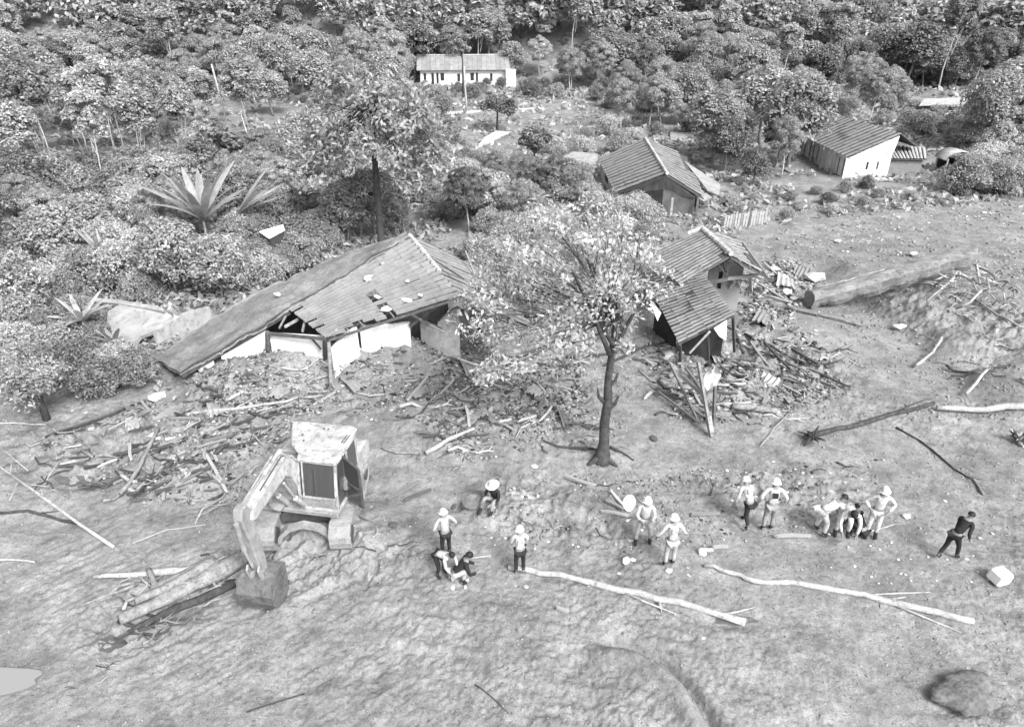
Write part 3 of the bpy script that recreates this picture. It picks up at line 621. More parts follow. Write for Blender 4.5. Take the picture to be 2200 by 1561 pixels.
def wall(o, a, b, zb, m, th=.14, name="wall", openings=(), ragged=0, split=1):
    """a wall whose top runs a->b, standing down to height zb; openings = (t0, t1, z0, z1) as holes filled by dark recess"""
    a, b = Vector(a), Vector(b); c = o.location; d = Vector((b.x - a.x, b.y - a.y, 0)); L = d.length; d /= L; n = Vector((d.y, -d.x, 0))
    if n.y > 0: n = -n
    ts = sorted({0.0, 1.0, *[t for op in openings for t in op[:2]]}); mb = MB()
    def col(t0, t1, lo, hi0, hi1):
        p0, p1 = a.lerp(b, t0), a.lerp(b, t1)
        V = []
        for off in (0, -th):
            V += [Vector((p0.x, p0.y, lo)) + n * off, Vector((p1.x, p1.y, lo)) + n * off, Vector((p1.x, p1.y, hi1)) + n * off, Vector((p0.x, p0.y, hi0)) + n * off]
        mb.add([v - c for v in V], [(0, 1, 2, 3), (7, 6, 5, 4), (0, 4, 5, 1), (1, 5, 6, 2), (2, 6, 7, 3), (3, 7, 4, 0)])
    for t0, t1 in zip(ts[:-1], ts[1:]):
        h0, h1 = a.z + (b.z - a.z) * t0, a.z + (b.z - a.z) * t1
        op = [p for p in openings if p[0] <= t0 + 1e-6 and p[1] >= t1 - 1e-6]
        if op:
            z0, z1 = op[0][2], op[0][3]
            if z0 > zb + .02: col(t0, t1, zb, z0, z0)
            if z1 < min(h0, h1) - .02: col(t0, t1, z1, h0, h1)
            p0, p1 = a.lerp(b, t0), a.lerp(b, t1); pm = (p0 + p1) / 2 - n * (th * .7)
            hh = min(z1, min(h0, h1)) - z0; M = Vector((d.x, d.y, 0)).to_track_quat('X', 'Z').to_matrix()
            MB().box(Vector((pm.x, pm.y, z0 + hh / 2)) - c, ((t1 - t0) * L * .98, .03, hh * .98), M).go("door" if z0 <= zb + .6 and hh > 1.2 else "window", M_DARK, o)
        else:
            if ragged:
                k = max(2, int((t1 - t0) * L / .22))
                hs = [rnd.uniform(-ragged, 0) for _ in range(k + 1)]
                for i in range(k):
                    ta, tb = t0 + (t1 - t0) * i / k, t0 + (t1 - t0) * (i + 1) / k
                    col(ta, tb, zb, a.z + (b.z - a.z) * ta + hs[i], a.z + (b.z - a.z) * tb + hs[i + 1])
            else: col(t0, t1, zb, h0, h1)
    return mb.go(name, m, o)
# ---- left house
def near_px(x, y):
    return min((((790, 603), "highest in the middle"), ((838, 668), "beside the torn slot"), ((868, 655), "below the torn slot"), ((812, 640), "at the head of the torn slot"), ((820, 577), "nearest the peak"), ((600, 640), "on the mud-covered edge"), ((880, 610), "near the ridge"), ((905, 640), "near the broken right corner")), key=lambda q: (q[0][0] - x) ** 2 + (q[0][1] - y) ** 2)[1]
def house_a():
    o = thing("left_house", G(620, 760), "wrecked long house on the left with ribbed roof torn open and broken white walls", "house")
    R1, R2, E2, E1 = P(880, 507, 4.0), P(990, 638, 3.5), P(702, 728, 2.15), P(620, 664, 2.25)
    q = [R1, R2, E2, E1]
    SL = [(762, 622), (795, 628), (850, 668), (905, 688), (968, 700), (975, 722), (900, 712), (850, 700), (795, 655)]; CUT = [[(716, 742), (756, 694), (800, 690), (800, 760)], [(930, 548), (985, 575), (1000, 600), (965, 590)], [(870, 700), (905, 690), (900, 760)]]
    def keep(u, v):
        x, y = proj(bil(q, u + .5 / nu, v + .5 / nv)); return not (inpoly(x, y, SL) and rnd.random() < .85) and not any(inpoly(x, y, c_) for c_ in CUT) and not (v > .9 and rnd.random() < .25)
    nu, nv = 16, 13
    roof_tiles(o, q, nu, nv, M_TILE, keep, amp=.11, under=False, gap=.64)
    # back slope, just beyond the ridge
    up = Vector((2.6, .5, -1.5)); roof_tiles(o, [R1, R2, R2 + up, R1 + up], 12, 3, M_TILE)
    caps(o, R1 + Vector((0, 0, .03)), R1.lerp(R2, .62) + Vector((0, 0, .03)), 16, .085, M_CAP)
    # under-structure: rafters and battens seen through the slot
    for t in (.0, .12, .25, .4, .55, .7, .85, .97):
        beam(o, bil(q, t, .0) - Vector((0, 0, .12)), bil(q, t, .98) - Vector((0, 0, .12)), .07, M_WOODD)
    for v in [k / 9 + .04 for k in range(9)]: beam(o, bil(q, .02, v) - Vector((0, 0, .06)), bil(q, .96, v) - Vector((0, 0, .06)), .035, M_WOODM, "batten")
    # mud lying along the far edge of the roof and down over the buried wing
    V = []; F = []; nx, ny = 90, 16
    top = [P(872, 500, 3.95), P(700, 560, 2.9), P(585, 612, 2.2), P(450, 688, 1.1), P(330, 770, .35)]
    bot = [P(882, 508, 4.06), P(740, 590, 3.2), P(622, 664, 2.36), P(500, 737, 1.62), P(388, 802, .95)]
    for i in range(nx + 1):
        s = i / nx * 4; k = min(3, int(s)); f = s - k; a, b = top[k].lerp(top[k + 1], f), bot[k].lerp(bot[k + 1], f)
        for j in range(ny + 1):
            p = a.lerp(b, j / ny); ed = .16 * float(vn(i / 1.3, 1, 35)) + .14 * float(vn(i / 4, 2, 36)) if j == ny else (.3 * float(vn(i / 3, 7, 37)) if j == 0 else 0)
            p = p + (b - a).normalized() * ed
            p.z += .12 * float(vn(p.x / .9, p.y / .9, 30)) + .08 * float(vn(p.x / .4, p.y / .4, 31)) + .05 * float(vn(p.x / .17, p.y / .17, 32)) + .02; V.append(p - o.location)
    for i in range(nx):
        for j in range(ny): a = i * (ny + 1) + j; F.append((a, a + 1, a + ny + 2, a + ny + 1))
    n = len(V); V += [v - Vector((0, 0, .12)) for v in V]; F += [tuple(k + n for k in f[::-1]) for f in F]
    rim = [i * (ny + 1) + ny for i in range(nx + 1)]; F += [(rim[i], rim[i + 1], rim[i + 1] + n, rim[i] + n) for i in range(nx)]
    rim = [i * (ny + 1) for i in range(nx + 1)]; F += [(rim[i + 1], rim[i], rim[i] + n, rim[i + 1] + n) for i in range(nx)]
    ob("mud_covered_roof", mesh("mud_covered_roof", V, F, M_MUD, True), o)
    # dark eaves board under the torn edge
    for k in range(3): beam(o, bot[2 + 0].lerp(bot[3], 0) - Vector((0, 0, .14)) if k == 0 else bot[2].lerp(bot[4], k / 3) - Vector((0, 0, .14)), bot[2].lerp(bot[4], (k + 1) / 3) - Vector((0, 0, .14)), .09, M_WOODD, "rafter")
    # walls
    g = -.3
    wall(o, P(426, 792, .92), P(572, 712, 1.72), g, M_WHITE, ragged=0, openings=((.0, .03, -.2, .8), (.22, .33, -.1, 1.35)))
    wall(o, P(578, 717, 2.0), P(694, 724, 2.0), g, M_WHITE, openings=((.40, .60, 1.05, 1.35),))
    wall(o, P(712, 752, 1.7), P(766, 694, 2.45), .0, M_WHITE)
    wall(o, P(772, 700, 2.3), P(880, 692, 2.3), .2, M_WHITE, ragged=.12)
    wall(o, P(902, 690, 1.9), P(940, 700, 1.8), .2, M_WHITE2, ragged=.1)
    wall(o, P(940, 690, 1.9), P(985, 650, 2.6), .0, M_WHITE2, ragged=.25)
    # the dark inside wall, floor-to-roof, deep in the shade
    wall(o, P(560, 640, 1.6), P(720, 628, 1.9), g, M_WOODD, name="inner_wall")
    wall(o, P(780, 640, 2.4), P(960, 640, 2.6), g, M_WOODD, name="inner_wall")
    for a, b, w_, m in ((P(575, 714, 2.1), P(576, 800, .1), .13, M_WOODM), (P(698, 728, 2.1), P(698, 812, .1), .12, M_WOODD), (P(706, 735, 2.1), P(712, 850, .0), .09, M_WOODM),
                        (P(620, 668, 2.2), P(600, 705, 2.0), .05, M_WOODP), (P(640, 686, 2.0), P(612, 702, 2.0), .07, M_WOODP), (P(655, 690, 2.1), P(650, 712, 2.0), .07, M_WOODM),
                        (P(572, 716, 2.06), P(700, 728, 2.12), .09, M_WOODD), (P(770, 696, 2.4), P(768, 770, .4), .09, M_WOODD), (P(880, 696, 2.2), P(878, 745, .6), .12, M_WOODM),
                        (P(668, 725, 2.0), P(690, 750, 1.6), .05, M_WOODD), (P(706, 722, 2.2), P(775, 690, 2.45), .09, M_WOODD), (P(775, 690, 2.4), P(880, 700, 2.1), .08, M_WOODD),
                        (P(880, 700, 2.2), P(988, 620, 3.2), .09, M_WOODD), (P(930, 555, 3.9), P(1000, 600, 3.7), .07, M_WOODP), (P(1000, 540, 3.3), P(1020, 590, 2.9), .06, M_WOODP),
                        (P(870, 668, 2.6), P(955, 715, 2.1), .06, M_WOODP), (P(905, 690, 2.4), P(950, 708, 2.1), .1, M_WOODD)):
        beam(o, a, b, w_, m, "beam")
    for k in range(5): beam(o, P(704 + 9 * k, 722 - 5 * k, 2.3), P(716 + 9 * k, 712 - 5 * k, 2.42), .05, M_WOODP, "batten")
    for x, y, sx, sy in ((790, 603, 14, 10), (838, 668, 17, 9), (868, 655, 26, 10), (812, 640, 9, 8), (820, 577, 7, 3), (600, 640, 14, 7), (880, 610, 5, 4), (905, 640, 7, 5)):
        pos = P(x, y, 3.2 if x > 700 else 2.4); pos.z = 3.2 if x > 700 else 2.4
        # scraps lie on the roof: drop each on the sheet plane
        best = min(((bil(q, a / 20, b / 20) for a in range(21) for b in range(21))), key=lambda p_: (Vector(proj(p_)) - Vector((x, y))).length) if x > 700 else P(x, y, 2.35)
        n = 7; V = []; s = best.y * .85 / FPX
        for k in range(n):
            t = 6.283 * k / n; rr = rnd.choice((.35, .6, 1.0, 1.35)); V.append(best + Vector((math.cos(t) * sx * s * rr, math.sin(t) * sy * s * 1.6 * rr, .13 + .22 * sy * s * math.sin(t) + rnd.uniform(0, .03))))
        mb = MB().slab(V, .04); c0 = best; mb.V = [v - c0 for v in mb.V]
        r = ob("plaster_scrap", mb.me("plaster_scrap", M_WHITE), None, f"{'large' if sx > 15 else ('small' if sx < 8 else 'mid-sized')} white scrap on the left house roof, {near_px(x, y)}", "scrap", "white scraps on the left house roof"); r.location = c0
    return o
house_a()
# ---- arched broken lump and ruined walls left
def slab_thing(name, label, cat, pts, th, m, group=None):
    c = sum(pts, Vector()) / len(pts); mb = MB().slab([p - c for p in pts], th); r = ob(name, mb.me(name, m, bevel=.01), None, label, cat, group); r.location = c; return r
def ruins():
    o = thing("garden_wall", G(400, 705), "stained pale broken garden wall beside the buried wing of the left house", "wall")
    a, b, c = G(345, 750), G(404, 716), G(458, 688)
    for p, q_, h0, h1 in ((a, b, .85, .95), (b, c, .95, .7)):
        wall(o, p + Vector((0, 0, h0)), q_ + Vector((0, 0, h1)), min(p.z, q_.z) - .3, M_WHITE2, th=.16, name="wall_panel", ragged=.07)
    slab_thing("concrete_slab", "big pale stained concrete slab tilted against the thicket at left", "slab",
               [P(232, 668, 1.0), P(262, 650, 1.25), P(330, 655, 1.25), P(368, 676, 1.0), P(345, 705, .75), P(300, 722, .55), P(282, 742, .35), P(250, 725, .45), P(228, 695, .75)], .18, M_CONC)
    slab_thing("concrete_lintel", "narrow pale concrete edge running along the thicket above the tilted slab", "slab",
               [P(180, 637, 1.1), P(262, 644, 1.3), P(350, 660, 1.25), P(352, 668, 1.2), P(262, 653, 1.25), P(182, 645, 1.05)], .12, M_CONC)
    # arched hollow lump right of the left house
    o = thing("mud_arch", G(975, 735), "arched broken earth wall with a dark hollow right of the left house", "earth wall")
    c = G(972, 735); prof = []
    for k in range(13):
        t = math.pi * k / 12; prof.append((-.55 * math.cos(t) * 1.0, 1.45 * math.sin(t) ** .7))
    inn = [(x * .55 + .12, z * .78) for x, z in prof]
    V = []; F = []
    for y in (-.25, .55):
        for x, z in prof: V.append((x + rnd.uniform(-.03, .03), y, z - .1))
        for x, z in inn: V.append((x + rnd.uniform(-.03, .03), y, z - .1))
    n = 13
    for k in range(n - 1):
        F += [(k, k + 1, n + k + 1, n + k), (2 * n + k + 1, 2 * n + k, 3 * n + k, 3 * n + k + 1), (k + 1, k, 2 * n + k, 2 * n + k + 1), (n + k, n + k + 1, 3 * n + k + 1, 3 * n + k)]
    r = ob("earth_arch", mesh("earth_arch", V, F, M_MUD, True), o); r.rotation_euler = (0, 0, -.5)
    r = MB().box((0, .5, .45), (.7, .1, 1.0)).go("hollow", M_WET, o); r.rotation_euler = (0, 0, -.5)  # dark panel behind the arch; the hollow's shade is in its colour
ruins()
# ---- collapsed middle house (right of the lone tree)
def house_b():
    o = thing("collapsed_house", G(1500, 700), "collapsed middle house with a sagging two-level roof right of the lone tree", "house")
    q = [P(1508, 492, 3.5), P(1570, 548, 3.3), P(1462, 612, 2.2), P(1385, 548, 2.3)]
    roof_tiles(o, q, 14, 6, M_TILE2, lambda u, v: not (u > .85 and v < .1), amp=.03)
    q2 = [P(1500, 572, 2.75), P(1580, 676, 2.3), P(1461, 738, 1.25), P(1388, 600, 1.6)]
    roof_tiles(o, q2, 22, 6, M_TILE2, lambda u, v: not (u < .05 and v > .8) and not (abs(u - .42) < .03 and .2 < v < .5), amp=.03)
    for t in (.02, .3, .6, .97): beam(o, bil(q2, t, .0) - Vector((0, 0, .1)), bil(q2, t, .98) - Vector((0, 0, .1)), .07, M_WOODD)
    for t in (.02, .5, .97): beam(o, bil(q, t, .0) - Vector((0, 0, .1)), bil(q, t, .98) - Vector((0, 0, .1)), .07, M_WOODD)
    caps(o, q[0] + Vector((0, 0, .05)), q[1] + Vector((0, 0, .05)), 12, .1, M_CAP)
    caps(o, P(1478, 502, 3.3), q[0] + Vector((0, 0, .05)), 6, .09, M_CAP)
    # right slope, half stripped: sheets and bare rafters
    rs = [q[0], q[1], P(1655, 596, 2.3), P(1600, 520, 2.5)]
    roof_tiles(o, rs, 8, 5, M_TILE2, lambda u, v: v < .42 or (v < .7 and u < .5) or u > .85 and v < .8, amp=.03)
    for t in (.1, .3, .5, .7, .9, 1.0): beam(o, bil(rs, t, 0) - Vector((0, 0, .1)), bil(rs, t, 1.0) - Vector((0, 0, .1)), .06, M_WOODD)
    for v in (.25, .5, .75, .95): beam(o, bil(rs, 0, v) - Vector((0, 0, .04)), bil(rs, 1, v) - Vector((0, 0, .04)), .04, M_WOODM, "batten")
    # gable end and rooms beneath
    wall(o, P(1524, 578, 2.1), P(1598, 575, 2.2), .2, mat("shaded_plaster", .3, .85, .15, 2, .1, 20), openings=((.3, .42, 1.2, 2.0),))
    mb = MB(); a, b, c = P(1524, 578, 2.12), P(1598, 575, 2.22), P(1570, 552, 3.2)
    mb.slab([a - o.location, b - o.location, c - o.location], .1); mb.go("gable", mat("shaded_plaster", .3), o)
    for a, b, w_, m in ((P(1500, 612, 2.3), P(1562, 600, 2.3), .1, M_WOODD), (P(1553, 556, 3.1), P(1560, 588, 2.3), .06, M_WOODD), (P(1568, 552, 3.1), P(1562, 590, 2.3), .06, M_WOODD),
                        (P(1540, 565, 2.9), P(1560, 590, 2.3), .05, M_WOODD), (P(1563, 598, 2.0), P(1640, 590, 2.1), .11, M_WOODP), (P(1612, 596, 2.0), P(1614, 625, .8), .12, M_WOODP),
                        (P(1578, 603, 1.7), P(1560, 625, 1.0), .14, M_WOODP), (P(1585, 604, 1.7), P(1592, 622, 1.1), .08, M_WOODP), (P(1525, 712, 2.0), P(1482, 758, 1.0), .06, M_WOODP),
                        (P(1461, 740, 1.2), P(1462, 775, .3), .09, M_WOODD), (P(1575, 680, 2.2), P(1578, 755, .3), .09, M_WOODD), (P(1520, 705, 1.9), P(1522, 770, .2), .08, M_WOODD)):
        beam(o, a, b, w_, m, "beam")
    for name, pts in (("gable_board", [P(1534, 706, 2.0), P(1562, 688, 2.1), P(1560, 732, 1.5), P(1545, 722, 1.6)]), ("gable_board", [P(1396, 645, 1.6), P(1404, 650, 1.6), P(1421, 672, 1.4), P(1413, 690, 1.2), P(1402, 668, 1.3)])):
        c = o.location; V = [p - c for p in pts]; mb = MB(); n = len(V); mb.add(V + [v + Vector((0, .05, 0)) for v in V], [tuple(range(n)), tuple(range(2 * n - 1, n - 1, -1))] + [(i, i + n, (i + 1) % n + n, (i + 1) % n) for i in range(n)]); mb.go(name, M_WHITE, o)
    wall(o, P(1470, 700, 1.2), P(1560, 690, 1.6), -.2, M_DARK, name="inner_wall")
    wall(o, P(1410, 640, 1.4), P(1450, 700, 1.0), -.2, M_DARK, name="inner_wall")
    return o
house_b()
def house_c():
    o = thing("ridge_house", G(1420, 430), "small house in the middle distance with a plain ridged roof and open dark gable", "house")
    h = 2.7; Ra, Rb = P(1385, 297, h), P(1433, 374, h)
    L = [Ra, Rb, P(1322, 414, 1.3), P(1286, 341, 1.3)]
    Rr = [Ra, Rb, P(1512, 424, 1.3), P(1478, 335, 1.3)]
    roof_tiles(o, L, 14, 4, M_TILE, amp=.03); roof_tiles(o, Rr, 14, 4, M_TILE, lambda u, v: not (u < .5 and v > .7), amp=.03)
    caps(o, Ra + Vector((0, 0, .05)), Rb + Vector((0, 0, .05)), 12, .09, M_CAP)
    # veranda sheets on the right, slipped
    v = [P(1470, 345, 1.5), P(1520, 408, 1.35), P(1545, 418, .9), P(1548, 396, .8)]
    c = o.location; MB().slab([p - c for p in v], .06).go("veranda_roof", M_CONC, o)
    MB().slab([p - c for p in (P(1505, 405, 1.2), P(1530, 424, 1.0), P(1512, 432, .9), P(1490, 418, 1.2))], .05).go("veranda_roof", M_CONC, o)
    wall(o, L[2] + Vector((.4, .5, -.1)), Rb + Vector((-.0, .5, -.3)) + Vector((0, 0, -.8)), -.2, M_DARK, name="gable_wall")  # near-black panel, standing in for the shade inside the open gable
    wall(o, Rb + Vector((0, .5, -1.1)), Rr[2] + Vector((-.4, .5, -.1)), -.2, mat("gable_shade_plaster", .13), name="gable_wall")  # plaster colour lowered to hold the shade under the gable
    mb = MB(); a, b, t = L[2] + Vector((.4, .45, -.1)), Rr[2] + Vector((-.4, .45, -.1)), Rb + Vector((0, .45, -.15)); mb.slab([a - c, b - c, t - c], .1); mb.go("gable", M_WOODD, o)
    wall(o, L[3] + Vector((.3, 0, -.1)), L[2] + Vector((.3, 0, -.1)), -.2, M_WHITE2, openings=((.3, .5, .5, 1.0),))
    for p, q_ in ((L[2], Rb), (Rb, Rr[2])): beam(o, p - Vector((0, 0, .09)), q_ - Vector((0, 0, .09)), .08, M_WOODD)
    for x in (1326, 1368, 1445, 1500):
        t = P(x, 412 if x < 1400 else 425, 1.25); beam(o, t, Vector((t.x, t.y, -.1)), .12, M_WOODM, "post")
house_c()
def house_d():
    o = thing("veranda_house", G(1800, 375), "house at right with a broad grey roof and white veranda posts", "house"); c = o.location
    q = [P(1796, 246, 3.3), P(1940, 288, 3.3), P(1822, 338, 1.75), P(1705, 284, 1.75)]
    roof_tiles(o, q, 16, 4, M_TILE, amp=.03, jit=.006)
    up = Vector((2.2, 1.2, -1.2)); roof_tiles(o, [q[0], q[1], q[1] + up, q[0] + up], 8, 2, M_TILE, amp=.03)
    A, B = q[3] + Vector((.5, -.15, -.1)), q[2] + Vector((.25, .35, -.1))
    ops = tuple((t, t + .032, .2, 1.4) for t in (.04, .15, .26, .33, .42, .50, .74, .83, .92))
    wall(o, A, B, -.1, M_WHITE, openings=ops)
    for t in (.02, .2, .4, .6, .8, 1.0):
        p = (q[3] + Vector((.1, 0, -.1))).lerp(q[2] + Vector((0, .1, -.1)), t); beam(o, p, Vector((p.x, p.y, hz(p.x, p.y) - .1)), .12, M_WHITE2 if t < 1 else M_WHITE, "post")
    C2 = q[1] + Vector((-.3, .2, -1.35)); wall(o, B + Vector((.1, -.05, 0)), C2, -.1, M_WHITE, openings=((.42, .48, .7, 1.3), (.68, .73, .7, 1.3)))
    mb = MB(); t_ = q[1] + Vector((-.2, .1, -.15)); mb.slab([B - c, C2 - c, t_ - c], .1); mb.go("gable", M_WHITE, o)
    MB().box((A + B) / 2 - c + Vector((-.35, -.35, -2.0)), ((A - B).length * 1.02, 1.3, .5), (B - A).to_track_quat('X', 'Z').to_matrix()).go("veranda_floor", M_CONC, o)
    e = thing("lean_to", G(1950, 380), "grey-walled lean-to with a pale sheet roof against the veranda house", "lean-to"); c = e.location
    r = [P(1884, 311, 1.9), P(1990, 317, 1.9), P(1992, 341, 1.5), P(1906, 340, 1.5)]
    roof_tiles(e, r, 12, 1, M_WHITE2, amp=.03); MB().slab([p - c - Vector((0, 0, .06)) for p in r], .05).go("roof_board", M_WOODD, e)
    wall(e, r[3] + Vector((.15, .25, -.1)), r[2] + Vector((-.15, .25, -.1)), -.1, mat("grey_boards", .24, .85, .25, 3, .2, 20, stretch=(1, 1, 5)))
    wall(e, r[2] + Vector((-.15, .25, -.1)), r[1] + Vector((-.1, -.1, -.2)), -.1, M_WHITE2)
    s = thing("small_shed", G(2040, 372), "small open shed with a rounded pale roof beside the lean-to", "shed"); c = s.location
    V = []; F = []
    for i in range(7):
        t = i / 6 * math.pi
        for j in range(2): V.append((-1.05 * math.cos(t), -.8 + 1.6 * j, 1.15 + .65 * math.sin(t)))
    V += [(x, y, z - .06) for x, y, z in V]
    for i in range(6): a = 2 * i; F += [(a, a + 1, a + 3, a + 2), (a + 14, a + 16, a + 17, a + 15), (a, a + 2, a + 16, a + 14), (a + 1, a + 15, a + 17, a + 3)]
    ob("roof", mesh("roof", V, F, M_WHITE2, True), s)
    for x in (-.85, .0, .85):
        for y in (-.7, .7): MB().box((x, y, .55), (.09, .09, 1.3)).go("post", M_WHITE2, s)
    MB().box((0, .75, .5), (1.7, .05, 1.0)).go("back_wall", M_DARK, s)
house_d()
def house_e():
    a, b = G(905, 186), G(1110, 184); b.y = a.y + 1.0; L = (b - a).length; c = a.copy(); c.z = min(a.z, hz((a.x + b.x) / 2, a.y)) - .1
    o = thing("long_house", c, "long low white house with a row of dark openings at the foot of the hillside", "house", None, math.atan2(b.y - a.y, b.x - a.x))
    d = 5.2; h = 2.5; mb = MB().box((L * .45, .07, h / 2 - .3), (L * .9, .14, h + .6)); mb.box((L * .45, d, h / 2 - .3), (L * .9, .14, h + .6)); mb.box((0, d / 2, h / 2 - .3), (.14, d - .15, h + .6)); mb.go("wall", M_WHITE, o)
    V = [(L * .9, 0, -.6), (L * .9, d, -.6), (L * .9, d, h), (L * .9, d / 2, h + 1.5), (L * .9, 0, h)]; MB().add(V + [(x + .14, y, z) for x, y, z in V], [(0, 1, 2, 3, 4), (9, 8, 7, 6, 5)] + [(i, i + 5, (i + 1) % 5 + 5, (i + 1) % 5) for i in range(5)]).go("gable", M_WHITE, o)
    # porch block with its own gable facing right
    MB().box((L * .93, -.9, h / 2 - .35), (L * .1, 1.6, h + .5)).go("porch", M_WHITE, o)
    for x, w_, z0, z1 in ((.03, .35, 0, 1.9), (.11, .35, 0, 1.9), (.16, .3, 0, 1.9), (.21, .5, .9, 1.9), (.38, .4, .8, 1.8), (.44, .3, 0, 1.9), (.52, .5, .9, 1.9), (.57, .3, 0, 1.9), (.72, .35, .8, 1.8)):
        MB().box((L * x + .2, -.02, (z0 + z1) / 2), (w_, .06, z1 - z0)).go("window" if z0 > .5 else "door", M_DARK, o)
    for y0, y1 in ((-.6, d / 2), (d + .5, d / 2)):
        n = 20
        for k in range(n):
            x0, x1 = -.5 + (L * .9 + .9) * k / n, -.5 + (L * .9 + .9) * (k + .97) / n; z0 = h - .15; q = [Vector((x0, y0, z0)), Vector((x1, y0, z0)), Vector((x1, y1, h + 1.55)), Vector((x0, y1, h + 1.55))]
            MB().slab(q, .06).go("roof_sheet", M_TILE2, o)
    MB().tube([(-.5, d / 2, h + 1.58), (L * .9 + .4, d / 2, h + 1.58)], .12, 6).go("ridge", M_WHITE2, o)
    MB().box((L * .45, -.8, -.25), (L * .95, 1.4, .25)).go("step", M_CONC, o)
house_e()
def sheds():
    o = thing("white_roof_shed", G(582, 540), "small dark shed with a white sheet roof behind the left house", "shed"); c = o.location
    r = [P(556, 497, 2.0), P(608, 482, 2.1), P(612, 494, 2.0), P(578, 512, 1.75)]
    MB().slab([p - c for p in r], .06).go("roof", M_WHITE, o)
    wall(o, r[3] + Vector((.05, .1, -.08)), r[2] + Vector((-.1, .1, -.08)), -.1, mat("dark_boards", .055, .85, .3, 3)); wall(o, r[0] + Vector((.1, 0, -.1)), r[3] + Vector((.02, .1, -.1)), -.1, M_WOODD)
    # fallen pale roof in the clearing
    slab_thing("fallen_roof", "pale curved roof sheet lying below the round dark tree", "roof sheet", [P(1020, 322, .5), P(1040, 295, 1.3), P(1066, 281, 1.7), P(1100, 283, 1.6), P(1072, 296, 1.2), P(1050, 308, .9), P(1032, 325, .4)], .1, M_WHITE2)
    slab_thing("flat_roof", "low flat muddy roof left of the plain ridged house", "roof", [P(1196, 345, .9), P(1232, 325, 1.3), P(1284, 330, 1.3), P(1284, 352, 1.0), P(1200, 356, .8)], .12, M_CONC)
    slab_thing("leaning_slab", "small muddy roof edge showing among trees right of the tall tree", "roof sheet", [P(925, 290, 1.0), P(950, 285, 1.3), P(995, 315, 1.0), P(965, 335, .5)], .12, M_CONC)
    # fence right of the plain house, each picket a part
    f = thing("picket_fence", G(1600, 485), "pale upright board fence above the collapsed middle house", "fence"); c = f.location
    a, b = G(1556, 490), G(1642, 482)
    for i in range(16):
        p = a.lerp(b, i / 15); hh = rnd.uniform(.85, 1.1); q = MB().box((0, 0, hh / 2 - .1), (.13, .03, hh + .1)).go("picket", M_WHITE2 if i % 3 else M_WOODM, f); q.location = p - c; q.rotation_euler = (0, rnd.uniform(-.05, .05), .1)
    for z in (.25, .75): beam(f, a + Vector((0, .05, z)), b + Vector((0, .05, z)), .05, M_WOODM, "rail")
sheds()
def clearing_bits():
    for nm, lb, q_, t, m in (("low_wall", "long low pale kerb wall across the clearing below the long white house", [(955, 246, .25), (1150, 236, .25), (1150, 231, .45), (955, 240, .45)], .25, M_WHITE2),
                             ("flat_sheet", "long pale flat roof behind the scrub at upper right", [(1975, 226, 1.0), (2100, 222, 1.0), (2105, 208, 1.3), (1985, 212, 1.3)], .12, M_WHITE2),
                             ("flat_sheet", "short bright flat roof below the longer one at upper right", [(2022, 250, .8), (2078, 246, .8), (2088, 234, 1.1), (2040, 238, 1.1)], .12, M_WHITE),
                             ("flat_sheet", "pale bare sheet lying behind the plain ridged house", [(1440, 300, .5), (1490, 304, .5), (1490, 285, .6), (1440, 283, .6)], .1, M_CONC)):
        slab_thing(nm, lb, "wall" if nm == "low_wall" else "roof sheet", [P(*a_) for a_ in q_], t, m)
clearing_bits()
